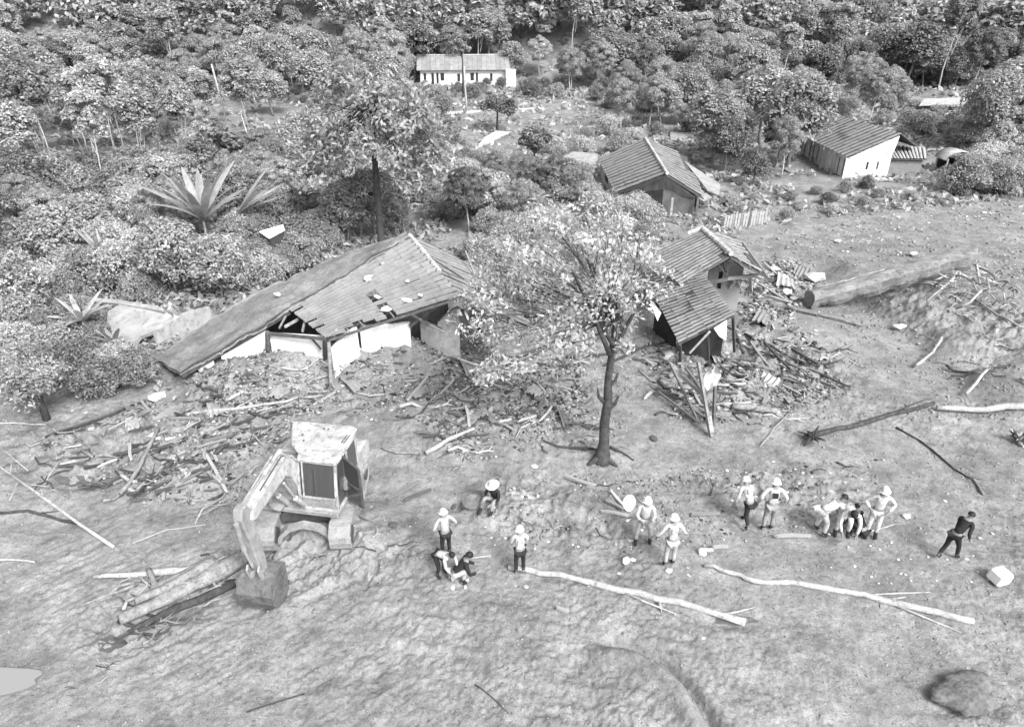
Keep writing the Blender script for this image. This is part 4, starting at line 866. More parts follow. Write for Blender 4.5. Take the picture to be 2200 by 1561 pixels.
# ---------------------------------------------------------------- logs, beams and branches lying on the mud
def gl(px, py, up=.03): return G(px, py) + Vector((0, 0, up))
LOGS = [
 ("fallen_log", "long pale fallen trunk starting under the worker in the white jacket", [(1092, 1222), (1200, 1238), (1330, 1268), (1460, 1300), (1600, 1338)], (.075, .09), M_BARK, .05, 3),
 ("fallen_log", "long pale kinked trunk lying below the helmeted workers, lower right", [(1512, 1218), (1570, 1232), (1622, 1253), (1700, 1255), (1860, 1285), (1980, 1312), (2090, 1338)], (.05, .09), M_BARK, .05, 3),
 ("fallen_log", "thick dark muddy trunk at lower left beside the digger bucket", [(262, 1345), (330, 1310), (420, 1262), (520, 1212)], (.12, .24), M_BARKM, .14, 0),
 ("fallen_log", "pale split trunk lying above the thick muddy trunk at lower left", [(205, 1248), (300, 1240), (400, 1232), (495, 1212)], (.05, .13), M_BARK, .1, 3),
 ("fallen_log", "muddy log lying on top of the thick muddy log at lower left", [(300, 1318), (380, 1275), (470, 1225)], (.08, .13), M_BARKM, .34, 3),
 ("fallen_log", "second muddy log under the pale split one at lower left", [(330, 1280), (400, 1250), (485, 1205)], (.10, .13), M_BARKM, .2, 1),
 ("fallen_log", "dark wet log along the lower side of the heap beside the bucket", [(275, 1358), (390, 1305), (505, 1258)], (.07, .12), M_BARKD, .08, 1),
 ("fallen_branch", "crooked root standing at the lower left end of the log heap", [(325, 1240), (340, 1275), (352, 1290)], (.06, .09), M_BARKM, .25, 2),
 ("fallen_branch", "dark bent root at the lowest end of the log heap", [(255, 1335), (300, 1352), (340, 1340)], (.05, .04), M_BARKD, .06, 3),
 ("fallen_branch", "long thin branch pointing left below the pale split trunk", [(165, 1310), (235, 1280), (300, 1258)], (.02, .05), M_BARKM, .05, 0),
 ("fallen_log", "dark rooted trunk lying across the smooth mud at right", [(1745, 940), (1830, 920), (1920, 895), (2005, 870)], (.09, .06), M_BARKD, .08, 2),
 ("fallen_log", "smooth pale trunk leaving the picture at the right edge", [(2010, 883), (2090, 888), (2160, 882), (2260, 884)], (.09, .13), M_BARK, .14, 0),
 ("fallen_branch", "thin dark branch running down the smooth mud at right", [(1925, 920), (1980, 950), (2050, 1010), (2085, 1030)], (.035, .02), M_BARKD, .03, 4),
 ("fallen_branch", "short pale branch below the thin dark branch at right", [(2090, 1030), (2112, 1065)], (.03, .04), M_BARKM, .03, 0),
 ("fallen_log", "pale trunk lying in debris right of the excavator", [(915, 978), (960, 955), (1020, 930)], (.08, .05), M_BARK, .1, 2),
 ("fallen_branch", "dark curved branch left of the pale trunk, above the excavator", [(820, 965), (850, 975), (900, 975)], (.03, .05), M_BARKM, .05, 1),
 ("fallen_log", "sawn grey trunk lying right of the leaning posts", [(1572, 878), (1620, 884), (1668, 888)], (.13, .10), M_BARKM, .12, 0),
 ("fallen_pole", "thin dark pole propped on the mud right of the leaning posts", [(1632, 963), (1665, 922), (1700, 882)], (.02, .02), M_WOODM, .08, 0),
 ("fallen_log", "dark branch lying behind the lone tree trunk", [(1215, 772), (1290, 768), (1340, 760), (1430, 740)], (.06, .03), M_BARKD, .12, 1),
 ("fallen_branch", "dark root running left from the lone tree base", [(1165, 945), (1200, 960), (1275, 965)], (.03, .05), M_BARKD, .03, 2),
 ("fallen_branch", "dark root running right from the lone tree base", [(1310, 962), (1345, 980), (1362, 990)], (.05, .02), M_BARKD, .03, 0),
 ("fallen_log", "forked pale trunk lying between left house and lone tree", [(972, 775), (1030, 798), (1100, 810), (1150, 805)], (.06, .05), M_BARK, .15, 3),
 ("fallen_log", "long dark beam-like trunk below the fallen giant trunk", [(1600, 720), (1680, 765), (1760, 800), (1826, 835)], (.06, .04), M_BARKD, .1, 1),
 ("fallen_log", "grey trunk slanting up to the foot of the giant trunk", [(1690, 665), (1750, 678), (1800, 690), (1855, 705)], (.08, .06), M_BARKM, .1, 1),
 ("fallen_branch", "dark stick lying on smooth mud left of the excavator", [(285, 1168), (360, 1140), (440, 1128)], (.03, .02), M_WOODM, .03, 0),
 ("fallen_branch", "pale stick at the far left edge above the hollow", [(-20, 912), (50, 910), (100, 914)], (.03, .02), M_BARK, .03, 0),
 ("fallen_branch", "pale stick at the far left edge lower down", [(-20, 1204), (30, 1203), (75, 1208)], (.035, .02), M_BARK, .03, 0),
 ("fallen_branch", "dark twisted branch at the far left below the leaning pole", [(0, 1105), (60, 1098), (120, 1115), (165, 1125)], (.04, .04), M_BARKD, .03, 1),
 ("fallen_log", "long dark buried beam above the debris field at left", [(100, 945), (180, 912), (270, 880)], (.05, .05), M_BARKD, .05, 1),
 ("fallen_log", "pale muddy beam running under the white walls", [(400, 890), (500, 884), (600, 870), (640, 858)], (.05, .05), M_BARK, .1, 2),
 ("fallen_log", "grey pole standing out of the debris field, leaning right", [(262, 1072), (300, 1020), (345, 930)], (.07, .05), M_BARKM, .2, 0),
 ("fallen_branch", "pale thin stick right of the white truck-like scrap", [(2090, 640), (2140, 680), (2210, 720)], (.04, .05), M_BARK, .06, 2),
 ("fallen_branch", "forked pale branch on the cut bank below the root pile", [(1965, 795), (2000, 768), (2020, 735)], (.06, .04), M_BARK, .2, 2),
 ("fallen_branch", "pale V-shaped branch at the foot of the cut bank", [(2072, 855), (2100, 822), (2118, 802)], (.06, .05), M_BARK, .15, 2),
 ("fallen_branch", "pale branch hanging over the bank at the right edge", [(2190, 820), (2230, 845)], (.06, .05), M_BARK, .15, 1),
 ("fallen_branch", "thin dark line of buried cane in the front mud", [(530, 1530), (590, 1510), (655, 1490)], (.015, .015), M_BARKD, .02, 0),
 ("fallen_branch", "dark cane half buried at the bottom centre", [(1020, 1470), (1060, 1500), (1092, 1532)], (.015, .012), M_BARKD, .02, 0),
 ("fallen_branch", "pale thin stick beside the standing workers' feet", [(1830, 1150), (1870, 1143), (1920, 1128)], (.03, .02), M_BARK, .03, 0),
 ("fallen_branch", "pale branch held up before the crouching dark-clothed person", [(1010, 1215), (1055, 1208)], (.02, .02), M_BARK, .25, 0),
]
for nm, lb, pts, rad, m, up, tw in LOGS:
    w_ = [gl(x, y, up if 0 < i or nm != "x" else up) for i, (x, y) in enumerate(pts)]
    ww = []
    for i in range(len(w_) - 1):
        for j in range(3): ww.append(w_[i].lerp(w_[i + 1], j / 3))
    ww.append(w_[-1]); w_ = [Vector((p_.x, p_.y, max(p_.z - .04, float(H(p_.x, p_.y)) + up + rad[0] * .25))) for p_ in ww]
    for _ in range(3): w_ = [w_[0]] + [Vector((w_[i].x, w_[i].y, .25 * w_[i - 1].z + .5 * w_[i].z + .25 * w_[i + 1].z)) for i in range(1, len(w_) - 1)] + [w_[-1]]
    pole(nm, lb, w_[0], w_[-1], rad, m, "log" if "log" in nm else "branch", None, w_[1:-1], tw)
# slanting pole on the left: foot in the mud, head in the air
a = G(245, 1175); b = P(22, 1018, .9); pole("leaning_pole", "thin pale bare trunk slanting up to the left edge", a, b, (.045, .03), M_BARK, "pole", None, None, 4)
for k, (x0, y0, x1, y1) in enumerate(((60, 1010, 0, 960), (100, 1030, 130, 985), (45, 1020, 20, 1075), (105, 1045, 60, 1040))):
    pole("twig", f"bare twig spreading from the top of the slanting pale trunk, {('uppermost', 'right-hand', 'downward', 'level')[k]}", P(x0, y0, .6), P(x1, y1, .75), (.015, .008), M_BARK, "branch")
# the giant trunk with its root pile
def giant():
    o = thing("giant_log", G(1900, 610), "giant fallen trunk with flat pale top slanting down from the upper right", "log"); c = o.location
    A, B = gl(1735, 660, .5), gl(2066, 606, 1.45)
    n = 44; V = []; F = []; d = (B - A).normalized(); sd_ = Vector((d.y, -d.x, 0)).normalized()
    prof = [(-.50, .0), (-.47, .25), (-.22, .40), (.1, .42), (.36, .36), (.46, .1), (.38, -.35), (.2, -.7), (-.3, -.7), (-.48, -.4)]
    for i in range(n + 1):
        t = i / n; p = A.lerp(B, t); s = .92 + .38 * t
        for x, z in prof:
            r_ = 1 + .10 * math.sin(i * .7 + x * 9) + .22 * float(vn(i / 3, x * 6, 77)) + rnd.uniform(-.05, .05)
            V.append(p + sd_ * x * s * r_ * (1 - .35 * t) + Vector((0, 0, z * s * r_ * .8 - .05)) - c)
    k = len(prof)
    for i in range(n):
        for j in range(k): a_ = i * k + j; b_ = i * k + (j + 1) % k; F.append((a_, b_, b_ + k, a_ + k))
    F += [tuple(range(k)), tuple(range(n * k + k - 1, n * k - 1, -1))]
    ob("trunk", mesh("trunk", V, F, mat("splintered_log", .25, .85, .35, 4, 1.0, 9, dirt=.45, stretch=(.35, 1.2, 1.2))), o)
    for i in range(7):
        t = .1 + .8 * i / 7; p = A.lerp(B, t) - c + Vector((0, 0, .26)); q_ = A.lerp(B, t + .13) - c + Vector((0, 0, .27))
        MB().tube([p - sd_ * rnd.uniform(-.2, .3), q_ - sd_ * rnd.uniform(-.2, .3)], [.03, .02], 5).go("bark_strip", M_BARK, o)
    rp = thing("root_pile", G(2080, 625), "tangled pile of pale broken roots at the right end of the giant trunk", "roots"); c = rp.location
    L = [((2060, 575), (2045, 605), (1990, 652), .055), ((2110, 620), (2085, 645), (2055, 662), .05), ((2045, 565), (2070, 590), (2095, 600), .06), ((2070, 562), (2098, 570), (2105, 610), .07),
         ((2100, 590), (2130, 605), (2150, 612), .05), ((2060, 570), (2062, 600), (2040, 610), .05), ((2120, 595), (2125, 620), (2112, 628), .045), ((2010, 600), (2035, 590), (2060, 585), .04), ((2015, 590), (2035, 600), (2040, 602), .03)]
    for (a_, b_, e_, r_) in L:
        MB().tube([G(*a_, .7) - c, G(*b_, .45) - c, G(*e_, .05) - c], [r_, r_, r_ * .6], 7).go("root", M_BARK, rp, smooth=True)
    for _ in range(75):
        x, y = rnd.uniform(1995, 2185), rnd.uniform(565, 655) ; y = y + (x - 2080) * .25
        p = G(x, y, rnd.uniform(.1, .7)); q_ = p + Vector((rnd.uniform(-.8, .8), rnd.uniform(-.7, .7), rnd.uniform(-.4, .3)))
        MB().tube([p - c, (p + q_) / 2 - c + Vector((0, 0, .1)), q_ - c], [.04, .03, .012], 5).go("root", rnd.choice((M_BARK, M_BARKM, M_BARKD)), rp, smooth=True)
    b_ = G(1745, 945); rt = thing("root_ball", b_ + Vector((0, 0, .1)), "upright dark root ball at the left end of the dark rooted trunk", "roots")
    for _ in range(26): 
        d_ = Vector((rnd.uniform(-1, .3), rnd.uniform(-.6, .6), rnd.uniform(-.1, 1))).normalized() * rnd.uniform(.2, .55); MB().tube([(0, 0, 0), d_ * .6, d_ + Vector((0, 0, -.06))], [.06, .04, .012], 5).go("root", M_BARKD, rt)
    rt = thing("root_ball", G(2185, 950) + Vector((0, 0, .1)), "dark root ball at the right edge below the smooth pale trunk", "roots")
    for _ in range(26):
        d_ = Vector((rnd.uniform(-.6, .8), rnd.uniform(-.6, .6), rnd.uniform(-.1, .8))).normalized() * rnd.uniform(.2, .55); MB().tube([(0, 0, 0), d_ * .6, d_ + Vector((0, 0, -.06))], [.06, .04, .012], 5).go("root", M_BARKD if _ % 4 else M_BARK, rt)
giant()
# leaning broken posts with a white cloth
def posts():
    o = thing("leaning_posts", G(1525, 935), "two tall leaning posts with crossed broken rails in front of the middle house", "posts"); c = o.location
    for a_, b_, w_, m in ((P(1500, 778, 2.1), P(1528, 938, .0), .09, M_WOODM), (P(1536, 830, 1.6), P(1533, 915, .0), .08, M_WOODM), (P(1463, 805, 1.4), P(1515, 852, .9), .1, M_WOODM),
                          (P(1522, 893, .55), P(1528, 930, .12), .14, M_WOODP), (P(1440, 780, 1.2), P(1500, 905, .15), .07, M_WOODM), (P(1400, 830, .3), P(1505, 910, .2), .06, M_WOODM)): beam(o, a_, b_, w_, m, "post")
    p = P(1530, 812, 1.6); V = []; F = []
    for i in range(9):
        for j in range(9):
            t = i / 8; s = j / 8 - .5; V.append((s * (.32 + .18 * math.sin(t * 3)) + .05 * math.sin(7 * t), .08 * math.sin(9 * s + 3 * t) + .05 * math.sin(5 * t), .38 - .8 * t + .04 * math.sin(8 * s)))
    for i in range(8):
        for j in range(8): a_ = i * 9 + j; F.append((a_, a_ + 1, a_ + 10, a_ + 9))
    n = len(V); V += [(x, y + .03, z) for x, y, z in V]; F += [tuple(k + n for k in f[::-1]) for f in F]
    r = ob("hanging_cloth", mesh("hanging_cloth", V, F, M_CW, True), None, "white cloth hanging from the tall leaning post", "cloth"); r.location = p
posts()
# ---- countable planks and fragments in the debris
def plank_mesh(i):
    rg = random.Random(40 + i); V = []; n = 4
    for k in range(n + 1):
        x = -.5 + k / n; e = .5 if 0 < k < n else rg.uniform(.2, .5)
        for y, z in ((-1, -1), (1, -1), (1, 1), (-1, 1)): V.append((x + (rg.uniform(-.04, .04) if k in (0, n) else 0), y * .5 * (e * 2) + .3 * math.sin(k + i), z * .5))
    F = [(a, a + 1, a + 5, a + 4) if j < 3 else (k * 4 + 3, k * 4, k * 4 + 4, k * 4 + 7) for k in range(n) for j, a in enumerate(range(k * 4, k * 4 + 4))] + [(3, 2, 1, 0), (n * 4, n * 4 + 1, n * 4 + 2, n * 4 + 3)]
    return V, F
PL = {}
for nm, m in (("pale", M_WOODP), ("grey", M_WOODM), ("dark", M_WOODD)):
    for i in range(3): V, F = plank_mesh(i); PL[nm, i] = mesh("plank", V, F, m)
def plank(px, py, L, ang, tone=None, w_=None, pitch=None, up=.05):
    p = G(px, py); tone = tone or rnd.choices(("pale", "grey", "dark"), (3, 5, 4))[0]; zt = zone(px, py); lmk = near_lm(px, py); shp = "long broken" if L > .7 else ("short broken" if L < .4 else "broken")
    o = ob("plank", PL[tone, rnd.randrange(3)], None, f"{tone} {shp} plank {lmk}", "plank", f"broken planks {zt}")
    o.location = p + Vector((0, 0, up + rnd.uniform(0, .1))); o.scale = (L, w_ or rnd.uniform(.04, .10), rnd.uniform(.03, .06)); o.rotation_euler = (rnd.uniform(-.5, .5), (rnd.uniform(-.22, .22) if pitch is None else pitch), ang)
def along(px0, py0, px1, py1, tone, w_=.09, up=.1):
    a_, b_ = G(px0, py0), G(px1, py1); d = b_ - a_; p = (a_ + b_) / 2; zt = zone((px0 + px1) / 2, (py0 + py1) / 2); lmk = near_lm((px0 + px1) / 2, (py0 + py1) / 2); shp = ("upright-lying" if abs(px1 - px0) < 20 else ("level" if abs(py1 - py0) < .25 * abs(px1 - px0) else ("slanting" if (px1 - px0) * (py1 - py0) < 0 else "back-slanting")))
    o = ob("plank", PL[tone, rnd.randrange(3)], None, f"{tone} {shp} plank {lmk}", "plank", f"broken planks {zt}")
    o.location = p + Vector((0, 0, up)); o.scale = (d.length, w_, .06); o.rotation_euler = (0, rnd.uniform(-.06, .06), math.atan2(d.y, d.x))
for t in ((372, 992, 402, 1022, "pale"), (398, 1042, 430, 1010, "pale"), (415, 985, 478, 1050, "grey"), (430, 960, 492, 1070, "pale"), (432, 1032, 500, 1050, "pale"), (445, 1100, 485, 1060, "pale"),
          (440, 965, 445, 1000, "pale"), (455, 978, 470, 1000, "pale"), (278, 955, 285, 992, "pale"), (262, 905, 272, 928, "pale"), (290, 895, 297, 912, "pale"), (305, 872, 330, 890, "pale"), (525, 1054, 548, 1068, "pale"),
          (440, 955, 500, 940, "grey"), (470, 918, 540, 905, "dark"), (300, 1060, 350, 1000, "pale"), (255, 1068, 290, 1040, "pale"), (268, 1055, 300, 1062, "pale"), (340, 1070, 400, 1038, "dark"), (360, 1055, 420, 1010, "grey"),
          (1385, 862, 1412, 838, "pale"), (1398, 812, 1440, 792, "dark"), (1450, 885, 1462, 870, "pale"), (1460, 860, 1475, 842, "pale"), (1470, 800, 1515, 850, "grey"), (1470, 885, 1500, 910, "grey"), (1410, 820, 1520, 905, "dark"),
          (1610, 740, 1655, 790, "pale"), (1640, 745, 1700, 800, "dark"), (1680, 790, 1790, 830, "dark"), (1620, 790, 1660, 840, "pale"), (1655, 830, 1640, 870, "pale"), (1585, 835, 1620, 860, "grey"), (1570, 730, 1640, 760, "grey"),
          (880, 870, 920, 800, "grey"), (945, 850, 975, 820, "pale"), (985, 910, 1015, 885, "pale"), (995, 925, 1025, 905, "pale"), (1000, 880, 1010, 925, "pale"), (960, 890, 1000, 900, "grey"), (1040, 790, 1100, 830, "pale"), (1110, 780, 1140, 770, "pale"),
          (1385, 770, 1440, 758, "pale"), (870, 1080, 925, 1055, "dark"), (835, 1075, 900, 1040, "grey"), (1620, 610, 1690, 650, "pale"), (1640, 570, 1680, 600, "pale"), (1595, 555, 1660, 592, "grey"), (1650, 640, 1700, 655, "pale"),
          (1590, 540, 1640, 580, "pale"), (1485, 1110, 1545, 1108, "pale"), (1500, 1190, 1530, 1185, "pale"), (1530, 1183, 1562, 1178, "pale"), (1665, 1158, 1740, 1155, "pale"), (1195, 1316, 1222, 1318, "pale"), (1215, 1030, 1280, 1045, "pale"),
          (1700, 750, 1760, 790, "dark"), (1400, 740, 1300, 790, "dark"), (1300, 1080, 1340, 1100, "pale"), (1310, 1060, 1350, 1098, "pale"), (1290, 1100, 1350, 1115, "pale")): along(*t)
for poly, n, l0, l1, a0 in (([(100, 960), (330, 850), (640, 850), (560, 960), (500, 1080), (260, 1080)], 95, .25, .95, .5), ([(380, 840), (620, 790), (1000, 760), (1000, 860), (600, 900), (380, 900)], 45, .2, .6, .3),
                            ([(950, 780), (1250, 760), (1250, 860), (1150, 900), (1020, 960), (900, 960)], 40, .25, .8, .2), ([(1380, 770), (1480, 780), (1640, 700), (1780, 780), (1700, 880), (1560, 900), (1440, 900)], 70, .25, 1.1, -.7),
                            ([(1540, 600), (1700, 560), (1760, 640), (1720, 720), (1600, 700)], 30, .25, .7, -.4)):
    xs = [p[0] for p in poly]; ys = [p[1] for p in poly]; k = 0
    while k < n:
        px, py = rnd.uniform(min(xs), max(xs)), rnd.uniform(min(ys), max(ys))
        if inpoly(px, py, poly): plank(px, py, rnd.uniform(l0, l1), a0 + rnd.gauss(0, .7)); k += 1
BR = {}
for nm, m in (("pale", M_BARK), ("muddy", M_BARKM), ("dark", M_BARKD)):
    for i in range(3):
        rg_ = random.Random(90 + i); pts = [Vector((-.5 + k / 5, .09 * math.sin(k * 1.3 + i * 2) + rg_.uniform(-.03, .03), .05 * math.sin(k * 2 + i))) for k in range(6)]
        b_ = MB().tube(pts, [.035, .032, .028, .024, .018, .008], 6); b_.tube([pts[3], pts[3] + Vector((.16, .14, .08))], [.016, .004], 5); b_.tube([pts[2], pts[2] + Vector((.14, -.16, .05)), pts[2] + Vector((.3, -.2, .03))], [.018, .01, .004], 5); b_.tube([pts[4], pts[4] + Vector((.1, .1, .1))], [.012, .003], 4)
        BR[nm, i] = b_.me("branch", m, True)
for poly, n, l0, l1 in (([(30, 960), (330, 850), (640, 850), (600, 960), (500, 1090), (200, 1080)], 50, .6, 1.9), ([(380, 840), (620, 790), (1000, 760), (1000, 880), (600, 900), (380, 900)], 34, .5, 1.6), ([(860, 780), (1280, 750), (1270, 960), (900, 990)], 46, .6, 2.0),
                        ([(1370, 740), (1480, 760), (1640, 660), (1850, 780), (1700, 900), (1440, 900)], 46, .6, 2.2), ([(1560, 540), (1700, 540), (1780, 640), (1640, 690)], 16, .5, 1.5), ([(1900, 600), (2200, 600), (2200, 860), (2000, 820)], 16, .5, 1.5), ([(1030, 1030), (1340, 1030), (1900, 1000), (1900, 1120), (1100, 1170)], 26, .3, .9), ([(480, 1180), (900, 1130), (900, 1220), (500, 1240)], 16, .3, .9), ([(240, 1240), (520, 1190), (520, 1250), (300, 1370)], 30, .4, 1.4), ([(150, 1480), (240, 1420), (260, 1440), (160, 1500)], 8, .2, .6), ([(0, 960), (140, 960), (140, 1060), (0, 1060)], 8, .4, 1.1)):
    xs = [p[0] for p in poly]; ys = [p[1] for p in poly]; k = 0
    while k < n:
        px, py = rnd.uniform(min(xs), max(xs)), rnd.uniform(min(ys), max(ys))
        if not inpoly(px, py, poly): continue
        k += 1; tn = rnd.choices(("pale", "muddy", "dark"), (2, 5, 4))[0]; L_ = rnd.uniform(l0, l1); p = G(px, py)
        o_ = ob("branch", BR[tn, rnd.randrange(3)], None, f"{tn} {'long' if L_ > 1.3 else ('short' if L_ < .8 else 'crooked')} branch {near_lm(px, py)}", "branch", f"broken branches {zone(px, py)}")
        o_.location = p + Vector((0, 0, .05)); o_.scale = (L_, L_ * rnd.uniform(.6, 1), L_); o_.rotation_euler = (rnd.uniform(-.8, .8), rnd.uniform(-.12, .12), rnd.uniform(0, 6.28) if rnd.random() < .4 else rnd.gauss(.35 if px < 1000 else -.5, .45))
def lump(rg, r, sq=.6, n=1):
    import bmesh
    bm = bmesh.new(); bmesh.ops.create_icosphere(bm, subdivisions=1, radius=1)
    for v in bm.verts: v.co *= rg.uniform(.7, 1.15); v.co.z *= sq
    me = bpy.data.meshes.new("lump"); bm.to_mesh(me); bm.free(); return me
STM = [lump(random.Random(i), 1) for i in range(5)]
for s in STM: s.materials.append(M_STONE)
def stone(px, py, r, label=None, name="pale_rubble", cat="rubble", g=True, m=None, fl=.6):
    p = G(px, py); z = zone(px, py); s = p.y * 1.2 / FPX
    me = STM[rnd.randrange(5)]
    if m: me = me.copy(); me.materials.clear(); me.materials.append(m)
    o = ob(name, me, None, label or f"{'large' if r > 9 else ('small' if r > 4 else 'tiny')} pale rubble chunk {near_lm(px, py)}", cat, f"pale rubble chunks {z}" if not label else None)
    o.location = p + Vector((0, 0, r * s * .25)); o.scale = (r * s, r * s * rnd.uniform(.6, .9), r * s * fl); o.rotation_euler = (0, 0, rnd.uniform(0, 3))
for x, y, r in ((170, 850, 13), (335, 857, 22), (195, 920, 9), (235, 905, 12), (222, 915, 7), (330, 940, 12), (340, 945, 9), (1148, 1004, 11), (1130, 1262, 9), (1108, 1258, 5), (1345, 1209, 17), (1360, 1202, 9), (1436, 1228, 11), (1510, 1190, 14),
                (1355, 1160, 9), (973, 1265, 9), (1000, 1262, 7), (1003, 1247, 8), (1510, 1372, 6), (1450, 1320, 5), (1205, 875, 12), (1155, 1060, 7), (1137, 1068, 6), (1330, 1230, 6), (1105, 1047, 5), (1103, 1061, 5), (1945, 1110, 12), (1950, 1113, 6), (2030, 1076, 5),
                (1935, 1232, 5), (1870, 1173, 4), (1915, 1165, 5), (1890, 1180, 4), (1930, 706, 16), (1940, 700, 9), (1745, 600, 26), (1760, 592, 10), (1960, 548, 13), (1690, 632, 15), (1700, 620, 9), (1680, 600, 16), (1705, 645, 10), (1666, 580, 12), (1640, 595, 10),
                (1436, 765, 17), (1085, 790, 25), (1100, 795, 12), (1430, 770, 9), (1670, 885, 9), (1560, 760, 8), (1798, 520, 10), (905, 690, 9), (385, 742, 8), (1265, 1258, 3), (1900, 1060, 6)): stone(x, y, r)
for zx0, zy0, zx1, zy1, n in ((930, 200, 1480, 330, 12), (1690, 390, 1980, 430, 12), (1650, 440, 2200, 560, 14), (1040, 1040, 1330, 1180, 26), (1560, 990, 1860, 1100, 24), (1600, 640, 1760, 760, 34), (1330, 1110, 1560, 1260, 14), (1700, 1130, 2150, 1260, 26), (130, 880, 560, 1060, 34), (560, 830, 900, 900, 12), (1030, 780, 1300, 940, 16), (1480, 780, 1640, 880, 22)):
    for _ in range(n): stone(rnd.uniform(zx0, zx1), rnd.uniform(zy0, zy1), rnd.uniform(2.5, 5.5))
# ---- small matter
def field(name, label, m, n, sampler, s0, s1, flat=(.4, .9), stick=False, up=.3):
    base = np.array([(1, 0, 0), (0, 1, 0), (-1, 0, 0), (0, -1, 0), (0, 0, 1), (0, 0, -1)], float); FT = np.array([(0, 1, 4), (1, 2, 4), (2, 3, 4), (3, 0, 4), (1, 0, 5), (2, 1, 5), (3, 2, 5), (0, 3, 5)])
    pts = np.array([P(*sampler())[:] for _ in range(n)]); X, Y = pts[:, 0], pts[:, 1]; Z = H(X, Y)
    s = (s0 + (s1 - s0) * nr.rand(n) ** 2.2) * (Y * 1.2 + 3) / FPX
    V = base[None] * (1 + nr.uniform(-.35, .35, (n, 6, 1)))
    sc = np.stack([s * (nr.uniform(2, 5.5, n) if stick else nr.uniform(.8, 1.4, n)), s * (.55 if stick else 1), s * nr.uniform(flat[0], flat[1], n)], -1)
    V = V * sc[:, None]
    ty = nr.uniform(-.35, .35, n) * (1 if stick else .3); c_, s_ = np.cos(ty)[:, None], np.sin(ty)[:, None]; V = np.stack([V[..., 0] * c_ - V[..., 2] * s_, V[..., 1], V[..., 0] * s_ + V[..., 2] * c_], -1)
    a_ = nr.uniform(0, 6.28, n); c_, s_ = np.cos(a_)[:, None], np.sin(a_)[:, None]; V = np.stack([V[..., 0] * c_ - V[..., 1] * s_, V[..., 0] * s_ + V[..., 1] * c_, V[..., 2]], -1)
    V = V + np.stack([X, Y, Z + s * up], -1)[:, None]
    F = (FT[None] + (np.arange(n) * 6)[:, None, None]).reshape(-1, 3)
    ob(name, nmesh(name, V.reshape(-1, 3), F, m), kind="stuff", label=label)
def s_poly(polys):
    def f():
        while True:
            poly = rnd.choice(polys); xs = [p[0] for p in poly]; ys = [p[1] for p in poly]; x, y = rnd.uniform(min(xs), max(xs)), rnd.uniform(min(ys), max(ys))
            if inpoly(x, y, poly):
                p = P(x, y)
                if vn(p.x / 1.1, p.y / 1.1, 71) + .6 * vn(p.x / .4, p.y / .4, 72) > rnd.uniform(-.35, .45): return x, y
    return f
DEB = [[(80, 960), (330, 850), (640, 840), (700, 900), (620, 940), (560, 1000), (500, 1090), (260, 1080)], [(430, 820), (620, 780), (1000, 740), (1060, 860), (700, 900), (430, 890)], [(850, 900), (1250, 760), (1260, 960), (1000, 1000)],
       [(1380, 760), (1600, 640), (1780, 760), (1800, 850), (1650, 920), (1440, 900)], [(1580, 560), (1720, 560), (1780, 650), (1640, 700)]]
field("small_debris", "small splinters, tile shards and chips strewn through the debris", M_CHIP, 4200, s_poly(DEB), 1.2, 3.6, stick=True)
field("rubble_bits", "small clods and tile fragments in the debris", M_CHIP, 7000, s_poly(DEB), 1.2, 6)
field("scattered_bits", "thin scatter of pale and dark bits round the workers", M_CHIP, 900, s_poly([[(1040, 1020), (1340, 1020), (1900, 980), (1900, 1130), (1500, 1180), (1100, 1190)]]), 1, 4.5)
field("mud_clods", "loose clods of mud over the whole slide", M_CLOD, 8000, s_poly([[(-60, 700), (2260, 700), (2260, 1600), (-60, 1600)]]), 1.0, 3.4, up=.05)
field("far_clods", "loose clods on the upper mud field", M_CLOD, 2500, s_poly([[(1400, 430), (2260, 430), (2260, 900), (1700, 900), (1400, 740)]]), 1.2, 4, up=.2)
field("twigs", "short broken twigs pressed into the mud", mat("mixed_twigs", .2, .85, .3, 8, island=.85), 900, lambda: (rnd.uniform(-60, 2260), rnd.uniform(700, 1561)), .6, 1.8, stick=True)
# ---- white box and white bag things
p = G(2140, 1248); o = MB().box((0, 0, .17), (.42, .38, .34)).go("white_box", M_PLAS, None, bevel=.05, label="white polystyrene box standing alone on the mud at right", cat="box"); o.location = p; o.rotation_euler = (.12, .1, .35)
